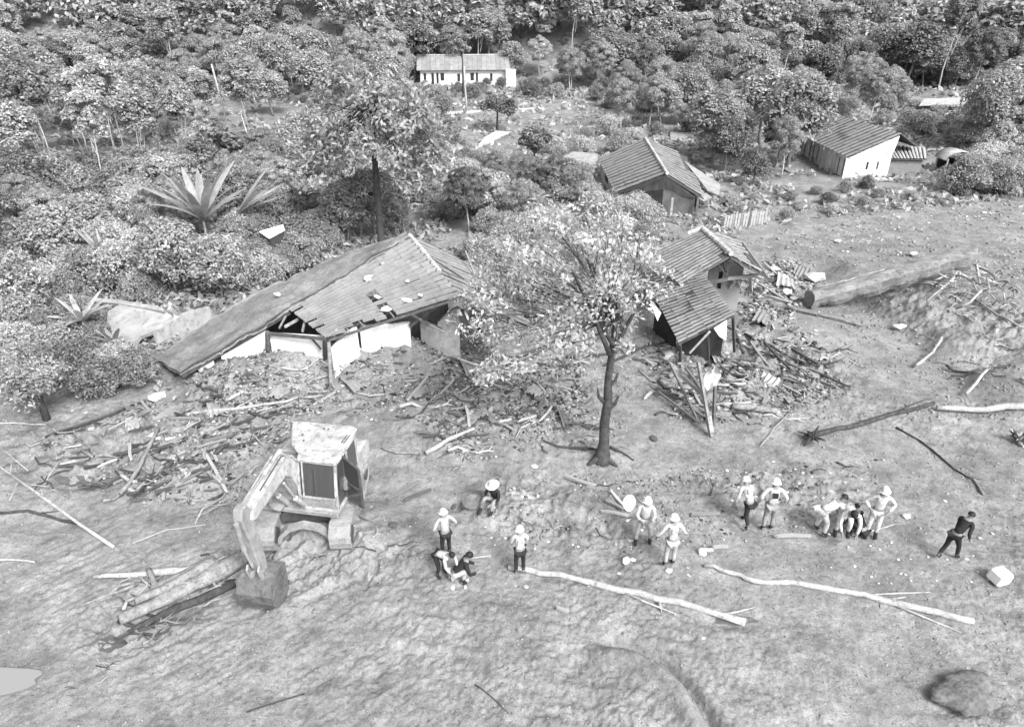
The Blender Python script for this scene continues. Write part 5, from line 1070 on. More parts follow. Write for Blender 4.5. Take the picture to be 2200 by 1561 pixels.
# ---------------------------------------------------------------- excavator
def excavator():
    base = P(668, 1150, 0); base.z = hz(base.x, base.y) * .5 - .02
    o = thing("excavator", base, "mud-caked crawler excavator with its bucket lowered to the mud", "excavator")
    HD = math.atan2(-.98, -.17); TR = math.atan2(-1, .04)
    def T(mb, ang, off=(0, 0, 0)):
        c_, s_ = math.cos(ang), math.sin(ang); mb.V = [Vector((v.x * c_ - v.y * s_ + off[0], v.x * s_ + v.y * c_ + off[1], v.z + off[2])) for v in mb.V]; return mb
    TO = (0.0, .75, -.05)
    # tracks: x forward, y to the machine's left
    for sgn in (-1, 1):
        y0 = sgn * .95; r = .36; L = 1.25; path = []
        for k in range(9): t = -math.pi / 2 + math.pi * k / 8; path.append((L + r * math.cos(t), .36 + r * math.sin(t)))
        for k in range(9): t = math.pi / 2 + math.pi * k / 8; path.append((-L + r * math.cos(t), .36 + r * math.sin(t)))
        T(MB().prism(path, .40, 'xz', y0), TR, TO).go("track", M_RUB, o)
        per = []; n = len(path)
        for i in range(n):
            a_, b_ = Vector(path[i]), Vector(path[(i + 1) % n]); m_ = max(1, int((b_ - a_).length / .14))
            for j in range(m_): per.append((a_.lerp(b_, (j + .5) / m_), b_ - a_))
        tk = o.children[-1]
        for q_, d in per:
            an = math.atan2(d.y, d.x); T(MB().box((q_.x, y0 + rnd.uniform(-.01, .01), q_.y), (.17, .54, rnd.uniform(.06, .10)), Matrix.Rotation(-an, 3, 'Y')), TR, TO).go("track_shoe", M_RUB, tk)
        for x in (-L, L):
            T(MB().tube([(x, y0 - .26, .36), (x, y0 + .26, .36)], .2, 14), TR, TO).go("wheel", M_STEEL, tk)
    T(MB().box((0, 0, .48), (1.5, 1.5, .3)), TR, TO).go("undercarriage", M_STEEL, o, bevel=.03)
    T(MB().tube([(0, 0, .5), (0, 0, .78)], .55, 24), TR, TO).go("slew_ring", M_STEEL, o)
    # mud-caked guard arching between the tracks
    pr = [(-.72, .1), (-.66, .35), (-.4, .62), (0, .74), (.4, .62), (.66, .35), (.72, .1), (.62, .1), (.55, .32), (.34, .52), (0, .62), (-.34, .52), (-.55, .32), (-.62, .1)]
    V = []; n = 7
    mb = MB()
    for i in range(6):
        a_, b_, c_, d_ = pr[i], pr[i + 1], pr[12 - i], pr[13 - i]
        mb.prism([a_, b_, c_, d_], .18, 'yz', 1.25)
    T(mb, TR, TO).go("front_guard", M_RUB, o)
    U = lambda mb: T(mb, HD, (0, .75, -.05))
    z0 = .80
    U(MB().prism([(-1.45, -1.0), (-1.25, -1.12), (1.0, -1.12), (1.0, 1.12), (-1.25, 1.12), (-1.45, 1.0)], .14, 'xy', z0 + .07)).go("deck", M_YELM, o, bevel=.02)
    U(MB().prism([(-1.5, z0 + .14), (-1.55, 1.5), (-1.35, 1.62), (-.45, 1.62), (-.35, 1.5), (-.35, z0 + .14)], 2.15, 'xz', 0)).go("engine_cover", M_YEL, o, bevel=.05)
    U(MB().prism([(-.35, z0 + .14), (-.35, 1.35), (.15, 1.3), (.75, 1.0), (.8, z0 + .14)], .62, 'xz', -.78)).go("tool_box", M_YELM, o, bevel=.04)
    U(MB().box((-.6, -.7, 1.68), (.5, .4, .1)).box((-.9, .3, 1.68), (.6, .6, .08))).go("hatch", M_YEL, o, bevel=.02)
    U(MB().tube([(-1.0, -.45, 1.6), (-1.0, -.45, 1.95)], .05, 8)).go("exhaust", M_STEEL, o)
    # cab on the machine's left
    cy, cw, cx0, cx1, h0, h1 = .62, .98, -.55, .88, z0 + .14, 2.32
    cab = U(MB().prism([(cx0, h0), (cx0, h1 - .1), (cx0 + .05, h1 - .02), (cx1 - .2, h1 - .02), (cx1 - .02, h0 + .6), (cx1 - .02, h0)], cw - .06, 'xz', cy)).go("cab", M_STEEL, o, bevel=.02)
    fr = M_YEL
    def bar(a_, b_, w_=.07, m=fr, nm="cab_frame"):
        a_, b_ = Vector(a_), Vector(b_); d = b_ - a_; M = d.to_track_quat('X', 'Z').to_matrix(); return U(MB().box((a_ + b_) / 2, (d.length, w_, w_), M)).go(nm, m, cab, bevel=.008)
    yl, yr = cy + cw / 2, cy - cw / 2
    xt, xb = cx1 - .17, cx1 + .01
    for y in (yl, yr):
        bar((xt, y, h1), (xb, y, h0 + .55)); bar((xb, y, h0 + .55), (xb, y, h0)); bar((cx0, y, h1), (cx0, y, h0)); bar((cx0 + .62, y, h1), (cx0 + .62, y, h0)); bar((cx0, y, h0 + .02), (xb, y, h0 + .02)); bar((cx0, y, h1 - .04), (xt, y, h1 - .04))
    for x, z in ((xb, h0 + .38), (xb, h0 + .03), (xt, h1 - .03)): bar((x, yr, z), (x, yl, z))
    def pane(pts, nm="window"):
        mb = MB().add(pts, [(0, 1, 2, 3)]); q_ = [Vector(p_) for p_ in pts]; nn = (q_[1] - q_[0]).cross(q_[3] - q_[0]).normalized() * .015; mb = MB(); mb.add(q_ + [p_ + nn for p_ in q_], [(0, 1, 2, 3), (7, 6, 5, 4), (0, 4, 5, 1), (1, 5, 6, 2), (2, 6, 7, 3), (3, 7, 4, 0)]); return U(mb).go(nm, M_GLASS, cab)
    pane([(xb + .0, yr + .05, h0 + .42), (xb + .0, yl - .05, h0 + .42), (xt + .01, yl - .05, h1 - .08), (xt + .01, yr + .05, h1 - .08)], "windscreen")
    U(MB().box((xb - .01, cy, h0 + .2), (.04, cw - .1, .3))).go("lower_panel", M_YELM, cab)
    for x0, x1 in ((cx0 + .05, cx0 + .58), (cx0 + .67, xt - .03)):
        pane([(x0, yr - .0, h0 + .5), (x1, yr - .0, h0 + .5), (x1, yr - .0, h1 - .1), (x0, yr - .0, h1 - .1)])
        pane([(x1, yl + .0, h0 + .5), (x0, yl + .0, h0 + .5), (x0, yl + .0, h1 - .1), (x1, yl + .0, h1 - .1)])
    # broad pale roof plate with hatch panel and vents
    rf = U(MB().prism([(cx0 - .25, -.62), (cx0 - .28, .95), (cx0 - .2, 1.14), (.5, 1.16), (.78, 1.1), (.82, .15), (.55, .08), (.2, -.28), (cx0 - .1, -.66)], .09, 'xy', h1 + .05)).go("cab_roof", M_YEL, cab, bevel=.025)
    U(MB().box((.3, .62, h1 + .115), (.7, .72, .035))).go("roof_hatch", M_YEL, rf, bevel=.015)
    for i in range(3): U(MB().box((.1 + .22 * i, .62, h1 + .137), (.05, .62, .012))).go("roof_rib", M_CAP, rf)
    for x, y in ((-.55, .3), (-.55, .42), (-.2, -.15), (.05, .0)): U(MB().box((x, y, h1 + .1), (.05, .04, .03))).go("bolt", M_STEEL, rf)
    for dy in (0, .07): U(MB().tube([(-.35, 1.02 + dy, h1 + .12), (.0, 1.0 + dy, h1 + .12)], .012, 6)).go("aerial", M_STEEL, rf)
    # open door swung forward on the machine's left
    hx, hy = cx0 + .9, yl + .04; dv = Vector((.5, .86, 0)).normalized() * .62
    A_ = Vector((hx, hy, h0 + .02)); Bv = A_ + dv
    for a_, b_ in ((A_, Bv), (A_ + Vector((0, 0, 1.32)), Bv + Vector((0, 0, 1.2))), (A_, A_ + Vector((0, 0, 1.32))), (Bv, Bv + Vector((0, 0, 1.2))), (A_ + Vector((0, 0, .55)), Bv + Vector((0, 0, .5)))): bar(a_, b_, .06, M_STEEL, "door_frame")
    q0 = A_ + Vector((0, 0, .6)); pane([q0, q0 + dv, q0 + dv + Vector((0, 0, .55)), q0 + Vector((0, 0, .66))], "door_glass"); q0 = A_ + Vector((0, 0, .06)); pane([q0, q0 + dv, q0 + dv + Vector((0, 0, .4)), q0 + Vector((0, 0, .42))], "door_glass")
    bar(A_ + Vector((.1, .02, .35)), A_ + Vector((-.1, .02, .95)), .1, M_CHROME, "grab_rail")
    U(MB().box((cx0 + .5, cy, h0 + .35), (.5, .5, .14)).box((cx0 + .28, cy, h0 + .7), (.12, .48, .6))).go("seat", M_CD, cab)
    U(MB().tube([(.95, -.62, 1.12), (.95, -.9, 1.12)], .09, 12).box((.85, -.76, 1.05), (.25, .3, .2))).go("work_light", M_YELM, o)
    # boom, stick and bucket in the plane y = by
    by = -.02
    bm_ = [(.45, .85), (.30, 1.25), (.62, 2.15), (1.0, 2.62), (1.3, 2.78), (2.9, 2.52), (3.02, 2.36), (2.92, 2.22), (1.35, 2.28), (1.05, 2.0), (.75, 1.2), (.72, .9)]
    bo = U(MB().prism(bm_, .30, 'xz', by)).go("boom", M_YEL, o, bevel=.03)
    U(MB().prism([(.75, 2.3), (.99, 2.66), (1.3, 2.82), (2.88, 2.56), (2.88, 2.53), (1.3, 2.79), (1.0, 2.62), (.78, 2.28)], .36, 'xz', by)).go("boom_plate", M_YEL, bo)
    for s_ in (-1, 1): U(MB().tube([(.85, by + s_ * .22, .95), (1.25, by + s_ * .22, 1.55)], .07, 10)).go("ram", M_YEL, bo); U(MB().tube([(1.22, by + s_ * .22, 1.5), (1.62, by + s_ * .22, 2.3)], .035, 8)).go("ram_rod", M_CHROME, bo)
    U(MB().tube([(1.15, by, 2.9), (2.0, by, 2.82)], .05, 10)).go("ram", M_YEL, bo); U(MB().tube([(2.0, by, 2.82), (3.05, by, 2.7)], .03, 8)).go("ram_rod", M_CHROME, bo)
    for y in (-.09, .09): U(MB().tube([(.9, by + y, 2.52), (1.3, by + y, 2.84), (2.4, by + y, 2.68)], .018, 6)).go("hose", M_STEEL, bo)
    st = [(3.22, 2.78), (3.3, 2.55), (3.18, 1.9), (3.05, .95), (2.9, .62), (2.74, .66), (2.74, 1.0), (2.82, 2.0), (2.84, 2.42), (3.0, 2.78)]
    sk = U(MB().prism(st, .22, 'xz', by)).go("stick", M_YELM, o, bevel=.025)
    U(MB().tube([(3.34, by, 2.5), (3.3, by, 1.7)], .06, 10)).go("ram", M_YELM, sk); U(MB().tube([(3.3, by, 1.7), (3.14, by, 1.05)], .035, 8)).go("ram_rod", M_CHROME, sk)
    U(MB().prism([(3.12, 1.08), (3.2, .98), (3.12, .55), (3.02, .58)], .05, 'xz', by + .14).prism([(3.12, 1.08), (3.2, .98), (3.12, .55), (3.02, .58)], .05, 'xz', by - .14)).go("link", M_CHROME, sk)
    # bucket: curved shell, two cheeks, teeth
    bk = thing("bucket", (0, 0, 0), None, None); bk.parent = o; 
    arc = [(2.55, .72), (2.95, .74), (3.22, .62), (3.36, .36), (3.34, .08), (3.18, -.12), (2.9, -.2), (2.62, -.1)]
    W = .86; mb = MB()
    for i in range(len(arc) - 1):
        (a0, b0), (a1, b1) = arc[i], arc[i + 1]; d = Vector((a1 - a0, b1 - b0)).normalized(); nx, nz = -d.y * .035, d.x * .035
        mb.prism([(a0, b0), (a1, b1), (a1 - nx, b1 - nz), (a0 - nx, b0 - nz)], W, 'xz', by)
    U(mb).go("bucket_shell", mat("bucket_steel", .15, .75, .4, 4, .6, 14, dirt=.4), bk)
    for s_ in (-1, 1): U(MB().prism(arc, .03, 'xz', by + s_ * W / 2)).go("bucket_cheek", mat("bucket_steel", .15), bk)
    for i in range(5): U(MB().prism([(2.68, -.05), (2.68, -.13), (2.42, -.02)], .07, 'xz', by - W / 2 + .08 + (W - .16) * i / 4)).go("tooth", M_STEEL, bk)
    U(MB().box((3.38, by, .1), (.04, W + .04, .06))).go("wear_edge", M_STEEL, bk)
    U(MB().box((2.95, by - .1, .66), (.3, .05, .25)).box((2.95, by + .1, .66), (.3, .05, .25))).go("bracket", M_YELM, bk)
    U(MB().box((xb + .03, cy, h0 + .9), (.02, .03, .8), Matrix.Rotation(-.17, 3, 'Y'))).go("wiper", M_STEEL, cab)
    U(MB().box((xb + .02, yr + .16, h0 + .98), (.03, .03, 1.0), Matrix.Rotation(-.17, 3, 'Y'))).go("cab_frame", M_YEL, cab)
    # mud carried in the bucket and caked on the deck
    for nm_, c_, r_, par in (("bucket_mud", (2.85, by, .05), (.42, .40, .26), bk), ("deck_mud", (.75, -.55, .98), (.3, .42, .12), o)):
        b2 = bmesh.new(); bmesh.ops.create_icosphere(b2, subdivisions=4, radius=1)
        for v_ in b2.verts:
            x_, y_, z_ = v_.co; k_ = 1 + .35 * float(vn(x_ * 2 + 5, y_ * 2, 91)) + .2 * float(vn(x_ * 6, y_ * 6 + z_ * 4, 92)); v_.co = Vector((x_ * r_[0], y_ * r_[1], z_ * r_[2])) * k_
        me_ = bpy.data.meshes.new(nm_); b2.to_mesh(me_); b2.free(); me_.shade_smooth(); me_.materials.append(M_MUDR); c2, s2 = math.cos(HD), math.sin(HD)
        q_ = ob(nm_, me_, par); q_.location = (c_[0] * c2 - c_[1] * s2, c_[0] * s2 + c_[1] * c2 + .75, c_[2] - .05)
    return o
excavator()
for k, (x, y, r, ex) in enumerate(((845, 1130, 14, "big dark lump of earth right of the excavator"), (792, 1112, 26, "large rounded mud heap against the excavator's right track"), (900, 985, 9, "pale lump at the end of the curved branch"), (1405, 945, 14, "dark hollow-sided clod below the leaning posts"),
                                   (975, 1088, 12, "dark clod just left of the seated person in the pale hat"), (565, 1440, 12, "low flat clod in the front mud"), (1010, 1085, 26, "pale mud hummock beside the seated person"))):
    stone(x, y, r, ex, "mud_lump", "mud lump", m=(M_WET if k in (0, 3, 4) else M_MUD), fl=.7)
# ---------------------------------------------------------------- people
SCR = []
def skin_mesh(name, verts, edges, rad, m, root=0, sub=1):
    me = bpy.data.meshes.new(name); me.from_pydata(verts, edges, []); me.update(); o = bpy.data.objects.new(name, me)
    if not SCR: SCR.append(bpy.data.scenes.new("scratch"))
    SCR[0].collection.objects.link(o)
    md = o.modifiers.new("s", 'SKIN'); md.use_smooth_shade = True
    sv = me.skin_vertices[0].data
    for i, r in enumerate(rad): sv[i].radius = (r, r) if not hasattr(r, '__len__') else r; sv[i].use_root = (i == root)
    ss = o.modifiers.new("b", 'SUBSURF'); ss.levels = sub; ss.render_levels = sub
    SCR[0].view_layers[0].update(); dg = SCR[0].view_layers[0].depsgraph; out = bpy.data.meshes.new_from_object(o.evaluated_get(dg)); out.name = name
    out.materials.clear(); out.materials.append(m); out.shade_smooth(); bpy.data.objects.remove(o); return out
def pose(kind, arms='down'):
    """joints: x to the figure's left... y forward, z up"""
    J = {}
    V3 = Vector
    if kind in ('stand', 'walk', 'wide'):
        s = {'stand': .11, 'walk': .1, 'wide': .19}[kind]; st = {'stand': .03, 'walk': .26, 'wide': .05}[kind]
        J['pel'] = V3((0, 0, .93)); J['kl'] = V3((s, st * .7 + .03, .5)); J['al'] = V3((s * 1.1, st, .09)); J['kr'] = V3((-s, -st * .3 + .04, .5)); J['ar'] = V3((-s * 1.1, -st, .1 if kind != 'walk' else .16)); lean = 8 if kind != 'walk' else 38
    elif kind == 'bend':
        J['pel'] = V3((0, -.12, .86)); J['kl'] = V3((.14, .05, .48)); J['al'] = V3((.16, -.02, .09)); J['kr'] = V3((-.14, .04, .48)); J['ar'] = V3((-.16, -.05, .09)); lean = 72
    elif kind == 'crouch':
        J['pel'] = V3((0, -.18, .30)); J['kl'] = V3((.17, .2, .52)); J['al'] = V3((.15, .0, .09)); J['kr'] = V3((-.17, .18, .5)); J['ar'] = V3((-.15, .0, .09)); lean = 42
    elif kind == 'sit':
        J['pel'] = V3((0, -.1, .16)); J['kl'] = V3((.16, .32, .42)); J['al'] = V3((.17, .55, .06)); J['kr'] = V3((-.16, .3, .38)); J['ar'] = V3((-.2, .5, .06)); lean = 18
    L = R(lean); ax = V3((0, math.sin(L), math.cos(L))); pf = V3((0, math.cos(L), -math.sin(L)))
    p = J['pel']; J['hl'] = p + V3((.09, 0, -.04)); J['hr'] = p + V3((-.09, 0, -.04)); J['wa'] = p + ax * .18; J['ch'] = p + ax * .40; J['nb'] = p + ax * .53
    nh = R(lean * .6); ah = V3((0, math.sin(nh), math.cos(nh))); fh = V3((0, math.cos(nh), -math.sin(nh)))
    J['nk'] = J['nb'] + ah * .06; J['hd'] = J['nk'] + ah * .13; J['top'] = J['hd'] + ah * .08; J['nose'] = J['hd'] + fh * .105 - ah * .02; J['fh'] = fh; J['ah'] = ah
    for sg, s in (('l', 1), ('r', -1)):
        sh = J['nb'] + V3((.19 * s, 0, 0)) - ax * .04; J['s' + sg] = sh
        if arms == 'down': el, wr = sh + V3((.07 * s, -.03, -.28)), sh + V3((.09 * s, .06, -.53))
        elif arms == 'hips': el, wr = sh + V3((.17 * s, -.08, -.23)), sh + V3((.02 * s, .08, -.4))
        elif arms == 'front': el, wr = sh + V3((.06 * s, .08, -.27)), sh + V3((-.04 * s, .30, -.30))
        elif arms == 'work': el, wr = sh + V3((.05 * s, .10, -.26)), sh + V3((-.02 * s, .22, -.48))
        elif arms == 'side': el, wr = sh + V3((.14 * s, 0, -.26)), sh + V3((.26 * s, .1, -.42))
        elif arms == 'swing': el, wr = sh + V3((.05 * s, -.12 * s, -.26)), sh + V3((.04 * s, -.02 * s + .05, -.5))
        J['e' + sg] = el; J['w' + sg] = wr
    return J
def person(px, py, kind, arms, face, label, top=M_CW, legs=M_CW, hat='helmet', sink=0.0, hatm=None, vest=None, sc=1.0, sleeves=True):
    base = G(px, py); base.z -= sink
    o = thing("person", base, label, "person", None, face); o.scale = (sc * .88,) * 3
    J = pose(kind, arms); V = []; E = []; Rr = []; ix = {}
    def v(k, p, r, par=None):
        ix[k] = len(V); V.append(tuple(p)); Rr.append(r)
        if par is not None: E.append((ix[par], ix[k]))
    v('pel', J['pel'], (.13, .1)); v('wa', J['wa'], (.12, .085), 'pel'); v('ch', J['ch'], (.145, .1), 'wa'); v('nb', J['nb'], (.09, .07), 'ch'); v('nk', J['nk'], .05, 'nb'); v('hd0', J['nk'].lerp(J['hd'], .5) + J['fh'] * .01, .072, 'nk'); v('hd', J['hd'], (.078, .092), 'hd0'); v('top', J['top'], .062, 'hd')
    v('nose', J['nose'], .016, 'hd')
    for s, sx in (('l', 1), ('r', -1)):
        v('ear' + s, J['hd'] + Vector((.085 * sx, 0, -.01)), .018, 'hd')
        v('h' + s, J['h' + s], .095, 'pel'); v('k' + s, J['k' + s], .06, 'h' + s); v('a' + s, J['a' + s], .042, 'k' + s); v('t' + s, J['a' + s] + Vector((0, .13, -.045)), .04, 'a' + s)
        v('s' + s, J['s' + s], .055, 'nb'); v('e' + s, J['e' + s], .043, 's' + s); v('w' + s, J['w' + s], .028, 'e' + s)
        d = (J['w' + s] - J['e' + s]).normalized(); side = d.cross(Vector((0, 1, 0))); side = side.normalized() if side.length > .1 else Vector((1, 0, 0))
        v('p' + s, J['w' + s] + d * .07, (.036, .02), 'w' + s)
        curl = Vector((0, .03, -.01))
        for f, (o_, l_) in enumerate(((-.03, .06), (-.01, .075), (.01, .07), (.03, .055))):
            v(f'f{s}{f}', J['w' + s] + d * .11 + side * o_, .0095, 'p' + s); v(f'g{s}{f}', J['w' + s] + d * (.11 + l_ * .8) + side * o_ * 1.1 + curl, .008, f'f{s}{f}')
        v('th' + s, J['w' + s] + d * .05 + side * -.05 + Vector((0, .02, 0)), .011, 'w' + s); v('ti' + s, J['w' + s] + d * .09 + side * -.065 + Vector((0, .03, 0)), .009, 'th' + s)
    ob("body", skin_mesh("body", V, E, Rr, M_SKIN, 0), o)
    # clothing: shirt, trousers and boots grown over the same joints
    V2 = [J['pel'] + Vector((0, 0, .02)), J['wa'], J['ch'], J['nb'] - J['ah'] * .0]; E2 = [(0, 1), (1, 2), (2, 3)]; R2 = [(.148, .118), (.14, .105), (.158, .115), (.09, .075)]
    for s in 'lr':
        n = len(V2); V2 += [J['s' + s], J['e' + s], J['e' + s].lerp(J['w' + s], .85 if sleeves else .1)]; E2 += [(3, n), (n, n + 1), (n + 1, n + 2)]; R2 += [.066, .05, .042]
    ob("shirt", skin_mesh("shirt", [tuple(a_) for a_ in V2], E2, R2, top), o)
    V2 = [J['pel'] + Vector((0, 0, .03))]; E2 = []; R2 = [(.148, .12)]
    for s in 'lr':
        n = len(V2); V2 += [J['h' + s], J['k' + s], J['k' + s].lerp(J['a' + s], .8)]; E2 += [(0, n), (n, n + 1), (n + 1, n + 2)]; R2 += [.102, .07, .06]
    ob("trousers", skin_mesh("trousers", [tuple(a_) for a_ in V2], E2, R2, legs), o)
    for s in 'lr':
        A_ = J['a' + s]; ob("boot", skin_mesh("boot", [tuple(J['k' + s].lerp(A_, .72)), tuple(A_), tuple(A_ + Vector((0, .16, -.05)))], [(0, 1), (1, 2)], [.058, .056, .05], M_CD, 1), o)
    hc = J['hd'] + J['ah'] * .03; q_ = J['ah'].to_track_quat('Z', 'Y')
    def dome(r, h, m, nm, brim=0, low=-.02):
        V_ = []; F_ = []; n = 14; rings = 6
        for i in range(rings + 1):
            t = i / rings * math.pi / 2; 
            for k in range(n): a_ = 6.2832 * k / n; V_.append(Vector((r * math.cos(t) * math.cos(a_), r * 1.15 * math.cos(t) * math.sin(a_), low + h * math.sin(t))))
        if brim:
            for k in range(n): a_ = 6.2832 * k / n; V_.append(Vector(((r + brim) * math.cos(a_), (r * 1.15 + brim) * math.sin(a_), low - .012)))
        for i in range(rings):
            for k in range(n): F_.append((i * n + k, i * n + (k + 1) % n, (i + 1) * n + (k + 1) % n, (i + 1) * n + k))
        if brim:
            b0 = (rings + 1) * n
            for k in range(n): F_.append((b0 + k, b0 + (k + 1) % n, (k + 1) % n, k))
        return ob(nm, mesh(nm, [q_ @ a_ + hc for a_ in V_], F_, m, True), o)
    if hat == 'helmet': dome(.115, .13, hatm or M_PLAS, "helmet", .02)
    elif hat == 'cap': dome(.115, .12, hatm or M_CW, "cap", .03)
    elif hat == 'straw': dome(.12, .13, hatm or M_CW, "straw_hat", .10)
    elif hat == 'hair': dome(.098, .115, M_HAIR, "hair", 0, -.04)
    for sx in (-1, 1):
        e_ = J['hd'] + J['fh'] * .088 + Vector((.03 * sx, 0, 0)) + J['ah'] * .015; MB().box(e_, (.02, .012, .012)).go("eye", M_HAIR, o)
    if vest is not None:
        # panel on the back and the chest
        ax = (J['nb'] - J['pel']).normalized(); bk_ = Vector((0, -ax.z, ax.y)); c_ = J['ch'] - ax * .03
        Mx = Matrix((Vector((1, 0, 0)), bk_ * -1, ax)).transposed()
        MB().box(c_ + bk_ * .135, (.15, .02, .16), Mx).go("back_print", vest, o)
        MB().box(J['wa'] + bk_ * .125, (.26, .02, .05), Mx).go("reflective_band", M_PLAS if top is not M_CW else M_RED, o)
    return o
BACK, FRONT = 0.0, math.pi      # facing away from / towards the camera
person(1062, 1082, 'sit', 'front', 2.6, "person in dark clothes and wide pale hat sitting on the mud hummock", M_CD, M_CG, 'straw')
person(960, 1196, 'stand', 'hips', .5, "person in pale cap standing behind the two crouching people", M_CT, M_CD, 'cap', sc=.97)
person(948, 1236, 'bend', 'work', -2.2, "dark-haired person in white shirt bending over, left of the crouching group", M_CW, M_CD, 'hair', sc=.88)
person(990, 1246, 'crouch', 'front', -1.4, "person in black shirt and pale trousers crouching beside the white shirt", M_CD, M_CT, 'hair', sc=1.05)
person(1117, 1232, 'stand', 'front', .2, "person in white jacket, helmet and dark trousers at the long pale trunk", M_CW, M_CD, 'helmet', vest=M_CT, sc=.95)
person(1380, 1166, 'wide', 'front', 3.0, "person in pale coverall facing the camera, holding a round white board", M_CW, M_CT, 'helmet', vest=None, sc=1.02)
person(1437, 1216, 'stand', 'side', .1, "person in pale coverall seen from behind, nearest of the helmeted workers", M_CW, M_CT, 'helmet', vest=M_CT, sc=1.04)
person(1602, 1132, 'walk', 'down', .3, "helmeted person with dark sleeves in a white vest, left of a helmeted pair", M_CW, M_CD, 'helmet', vest=M_RED, sc=.98)
person(1647, 1140, 'stand', 'hips', -.1, "taller helmeted person in white vest, right of the helmeted pair", M_CW, M_CG, 'helmet', vest=M_CD, sc=1.08)
person(1760, 1146, 'bend', 'work', -1.3, "person in white bending down, leftmost of the right-hand group", M_CW, M_CW, 'hair', sc=1.1)
person(1806, 1150, 'bend', 'work', 2.9, "dark-haired person in white bending towards the camera in the right-hand group", M_CW, M_CW, 'hair', sc=1.15)
person(1840, 1146, 'crouch', 'work', .4, "person in black crouching between the white-clad workers", M_CD, M_CD, 'hair', sc=1.0)
person(1868, 1152, 'stand', 'hips', 2.8, "person in white standing at the right end of the right-hand group", M_CW, M_CW, 'cap', sc=1.12)
person(2032, 1200, 'walk', 'swing', -1.15, "person in black walking alone to the right, head bowed", M_CD, M_CD, 'hair', sc=1.0)
person(1054, 752, 'stand', 'front', .3, "person in white standing far back between the left house and lone tree", M_CW, M_CW, 'hair', sc=.95)
for n_, (px, py, up, label, s, rot) in enumerate(((1352, 1128, 1.05, "round white board held by the worker in the pale coverall", .17, (.9, .2, 0)),)):
    p = P(px, 1080, up); n = 18; V = [(math.cos(6.283 * k / n) * s, math.sin(6.283 * k / n) * s * 1.25, z) for z in (0, .03) for k in range(n)]
    o = ob("round_board", mesh("round_board", V, [tuple(range(n)), tuple(range(2 * n - 1, n - 1, -1))] + [(i, i + n, (i + 1) % n + n, (i + 1) % n) for i in range(n)], M_PLAS), None, label, "board"); o.location = p; o.rotation_euler = rot
p = P(1888, 1105, .45); o = MB().box((0, 0, 0), (.22, .16, .16)).go("white_bag", M_PLAS, None, bevel=.03, label="white bag hanging beside the person standing at the group's right end", cat="bag"); o.location = p

if SCR: bpy.data.scenes.remove(SCR[0])

_bm = bmesh.new(); bmesh.ops.create_icosphere(_bm, subdivisions=5, radius=1)
for v_ in _bm.verts:
    x_, y_, z_ = v_.co; k_ = 1 + .3 * float(vn(x_ * 1.6 + 3, y_ * 1.6, 81)) + .16 * float(vn(x_ * 5, y_ * 5 + z_ * 3, 82)) + .08 * float(vn(x_ * 14, y_ * 14 + z_ * 9, 83)); v_.co = Vector((x_ * .70 * k_ * (1 + .18 * math.sin(3 * math.atan2(y_, x_))), y_ * .46 * k_, z_ * .17 * k_))
_me = bpy.data.meshes.new("mud_boulder"); _bm.to_mesh(_me); _bm.free(); _me.shade_smooth(); _me.materials.append(mat('wet_boulder', .17, .7, .4, 3, 1.0, 8, dirt=.4))
_o = ob("mud_boulder", _me, None, "broad low mud-covered boulder at lower right of the bare mud", "boulder"); _o.location = G(2075, 1495) + Vector((0, 0, .02)); _o.rotation_euler = (0, 0, .3)
for px_, py_, a_, b_, lb_ in ((190, 1036, .95, .2, "wet hollow with painted-in shade left of the crossed planks"), (1580, 1330, .5, .1, "wet hollow with painted-in shade at the end of the long pale log"), (2125, 795, .7, .3, "wet hollow with painted-in shade in the mud bank at right"), (240, 1380, .3, .2, "wet hollow with painted-in shade below the log heap")):
    _c = G(px_, py_); _V = [Vector((math.cos(t_ / 24 * 6.283) * a_ * (1 + .3 * float(vn(t_ / 2, px_, 5))), math.sin(t_ / 24 * 6.283) * b_ * (1 + .4 * float(vn(t_ / 2, px_, 6))), 0)) for t_ in range(24)]
    for v_ in _V: v_.z = float(H(_c.x + v_.x, _c.y + v_.y)) - _c.z + .012
    _o = ob("wet_hollow_shade", mesh("wet_hollow_shade", [Vector((0, 0, .01))] + _V, [(0, i_ + 1, (i_ + 1) % 24 + 1) for i_ in range(24)], M_WET, True), None, lb_, None, None, "structure"); _o.location = _c  # dark wet-mud sheet; its colour adds the shade the hollow's relief lacks
_c = G(12, 1462); _V = [Vector((0, 0, 0))] + [Vector((math.cos(t_ / 20 * 6.283) * .62 * (1 + .25 * math.sin(t_ * 1.1)), math.sin(t_ / 20 * 6.283) * .34 * (1 + .2 * math.sin(t_ * .8 + 1)), 0)) for t_ in range(20)]
_m = bpy.data.materials.new("puddle_water"); _m.use_nodes = True; _b = _m.node_tree.nodes["Principled BSDF"]; _b.inputs["Base Color"].default_value = (.27, .27, .27, 1); _b.inputs["Roughness"].default_value = .12
_o = ob("puddle", mesh("puddle", _V, [(0, i_ + 1, (i_ + 1) % 20 + 1) for i_ in range(20)], _m), None, "smooth muddy puddle at the lower left corner", None, None, "structure"); _o.location = _c + Vector((0, 0, .05))
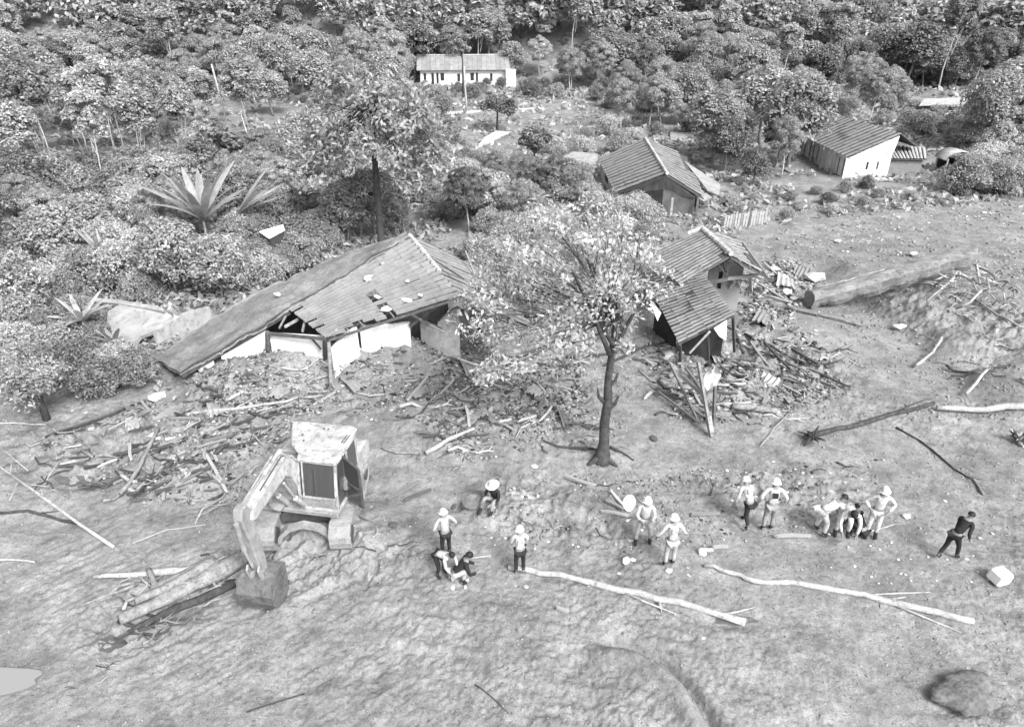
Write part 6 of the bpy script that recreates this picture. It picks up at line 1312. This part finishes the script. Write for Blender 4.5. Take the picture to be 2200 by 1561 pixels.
for i_, (x_, y_, w_, h_, tn_) in enumerate(((470, 880, 34, 14, 1), (560, 905, 26, 10, 0), (610, 840, 30, 9, 0), (760, 830, 26, 12, 0), (1010, 800, 30, 9, 1), (1150, 850, 24, 10, 0), (1690, 610, 34, 13, 1), (1720, 590, 22, 9, 0), (1640, 690, 30, 12, 0), (1655, 820, 26, 14, 1), (1590, 860, 26, 9, 0),
        (290, 920, 24, 10, 1), (360, 900, 30, 10, 0), (1215, 900, 26, 9, 0), (905, 850, 30, 9, 0), (1545, 770, 22, 10, 1))):
    g_ = G(x_, y_); k_ = g_.y * 1.16 / FPX; a_ = rnd.uniform(-.7, .9); V_ = []; F_ = []; n_ = 8; L_, W_ = w_ * 2.1 * k_, h_ * 3 * k_
    for i2 in range(n_ + 1):
        for j2 in range(3): V_.append(((i2 / n_ - .5) * W_ + .03 * math.sin(j2 * 3), (j2 / 2 - .5) * L_ * (1 + .12 * math.sin(i2 * 2.1 + i_)), .035 * (-1) ** i2 + .10 * math.sin(i2 / n_ * 3 + j2)))
    for i2 in range(n_):
        for j2 in range(2): q_ = i2 * 3 + j2; F_.append((q_, q_ + 1, q_ + 4, q_ + 3))
    m2 = len(V_); V_ += [(x2, y2, z2 - .02) for x2, y2, z2 in V_]; F_ += [tuple(v2 + m2 for v2 in f2[::-1]) for f2 in F_]
    o_ = ob("roofing_scrap", mesh("roofing_scrap", V_, F_, M_WHITE2 if tn_ else M_TILE2), None, f"{'pale' if tn_ else 'grey'} bent ribbed roofing scrap {near_lm(x_, y_)}", "roofing scrap", f"roofing scraps {zone(x_, y_)}")
    o_.location = g_ + Vector((0, 0, .1)); o_.rotation_euler = (rnd.uniform(-.25, .25), rnd.uniform(-.25, .25), a_)
# labels that still coincide: tell them apart by distance
_by = {}
for o_ in list(S.objects):
    if o_.get("category"): _by.setdefault(o_["label"], []).append(o_)
for l_, os_ in _by.items():
    if 1 < len(os_) <= 9 and len(l_.split()) <= 15:
        os_.sort(key=lambda q_: q_.location.y)
        wd_ = {2: ("nearer", "farther"), 3: ("nearest", "middle", "farthest")}.get(len(os_)) or (("nearest", "second nearest", "third nearest", "fourth nearest", "fifth nearest", "sixth nearest", "seventh nearest", "eighth nearest")[:len(os_) - 1] + ("farthest",))
        if len(l_.split()) == 15: wd_ = [w3.replace("second nearest", "next").replace("third nearest", "third").replace("fourth nearest", "fourth").replace("fifth nearest", "fifth") for w3 in wd_]
        for o_, w2 in zip(os_, wd_): o_["label"] = w2 + " " + l_
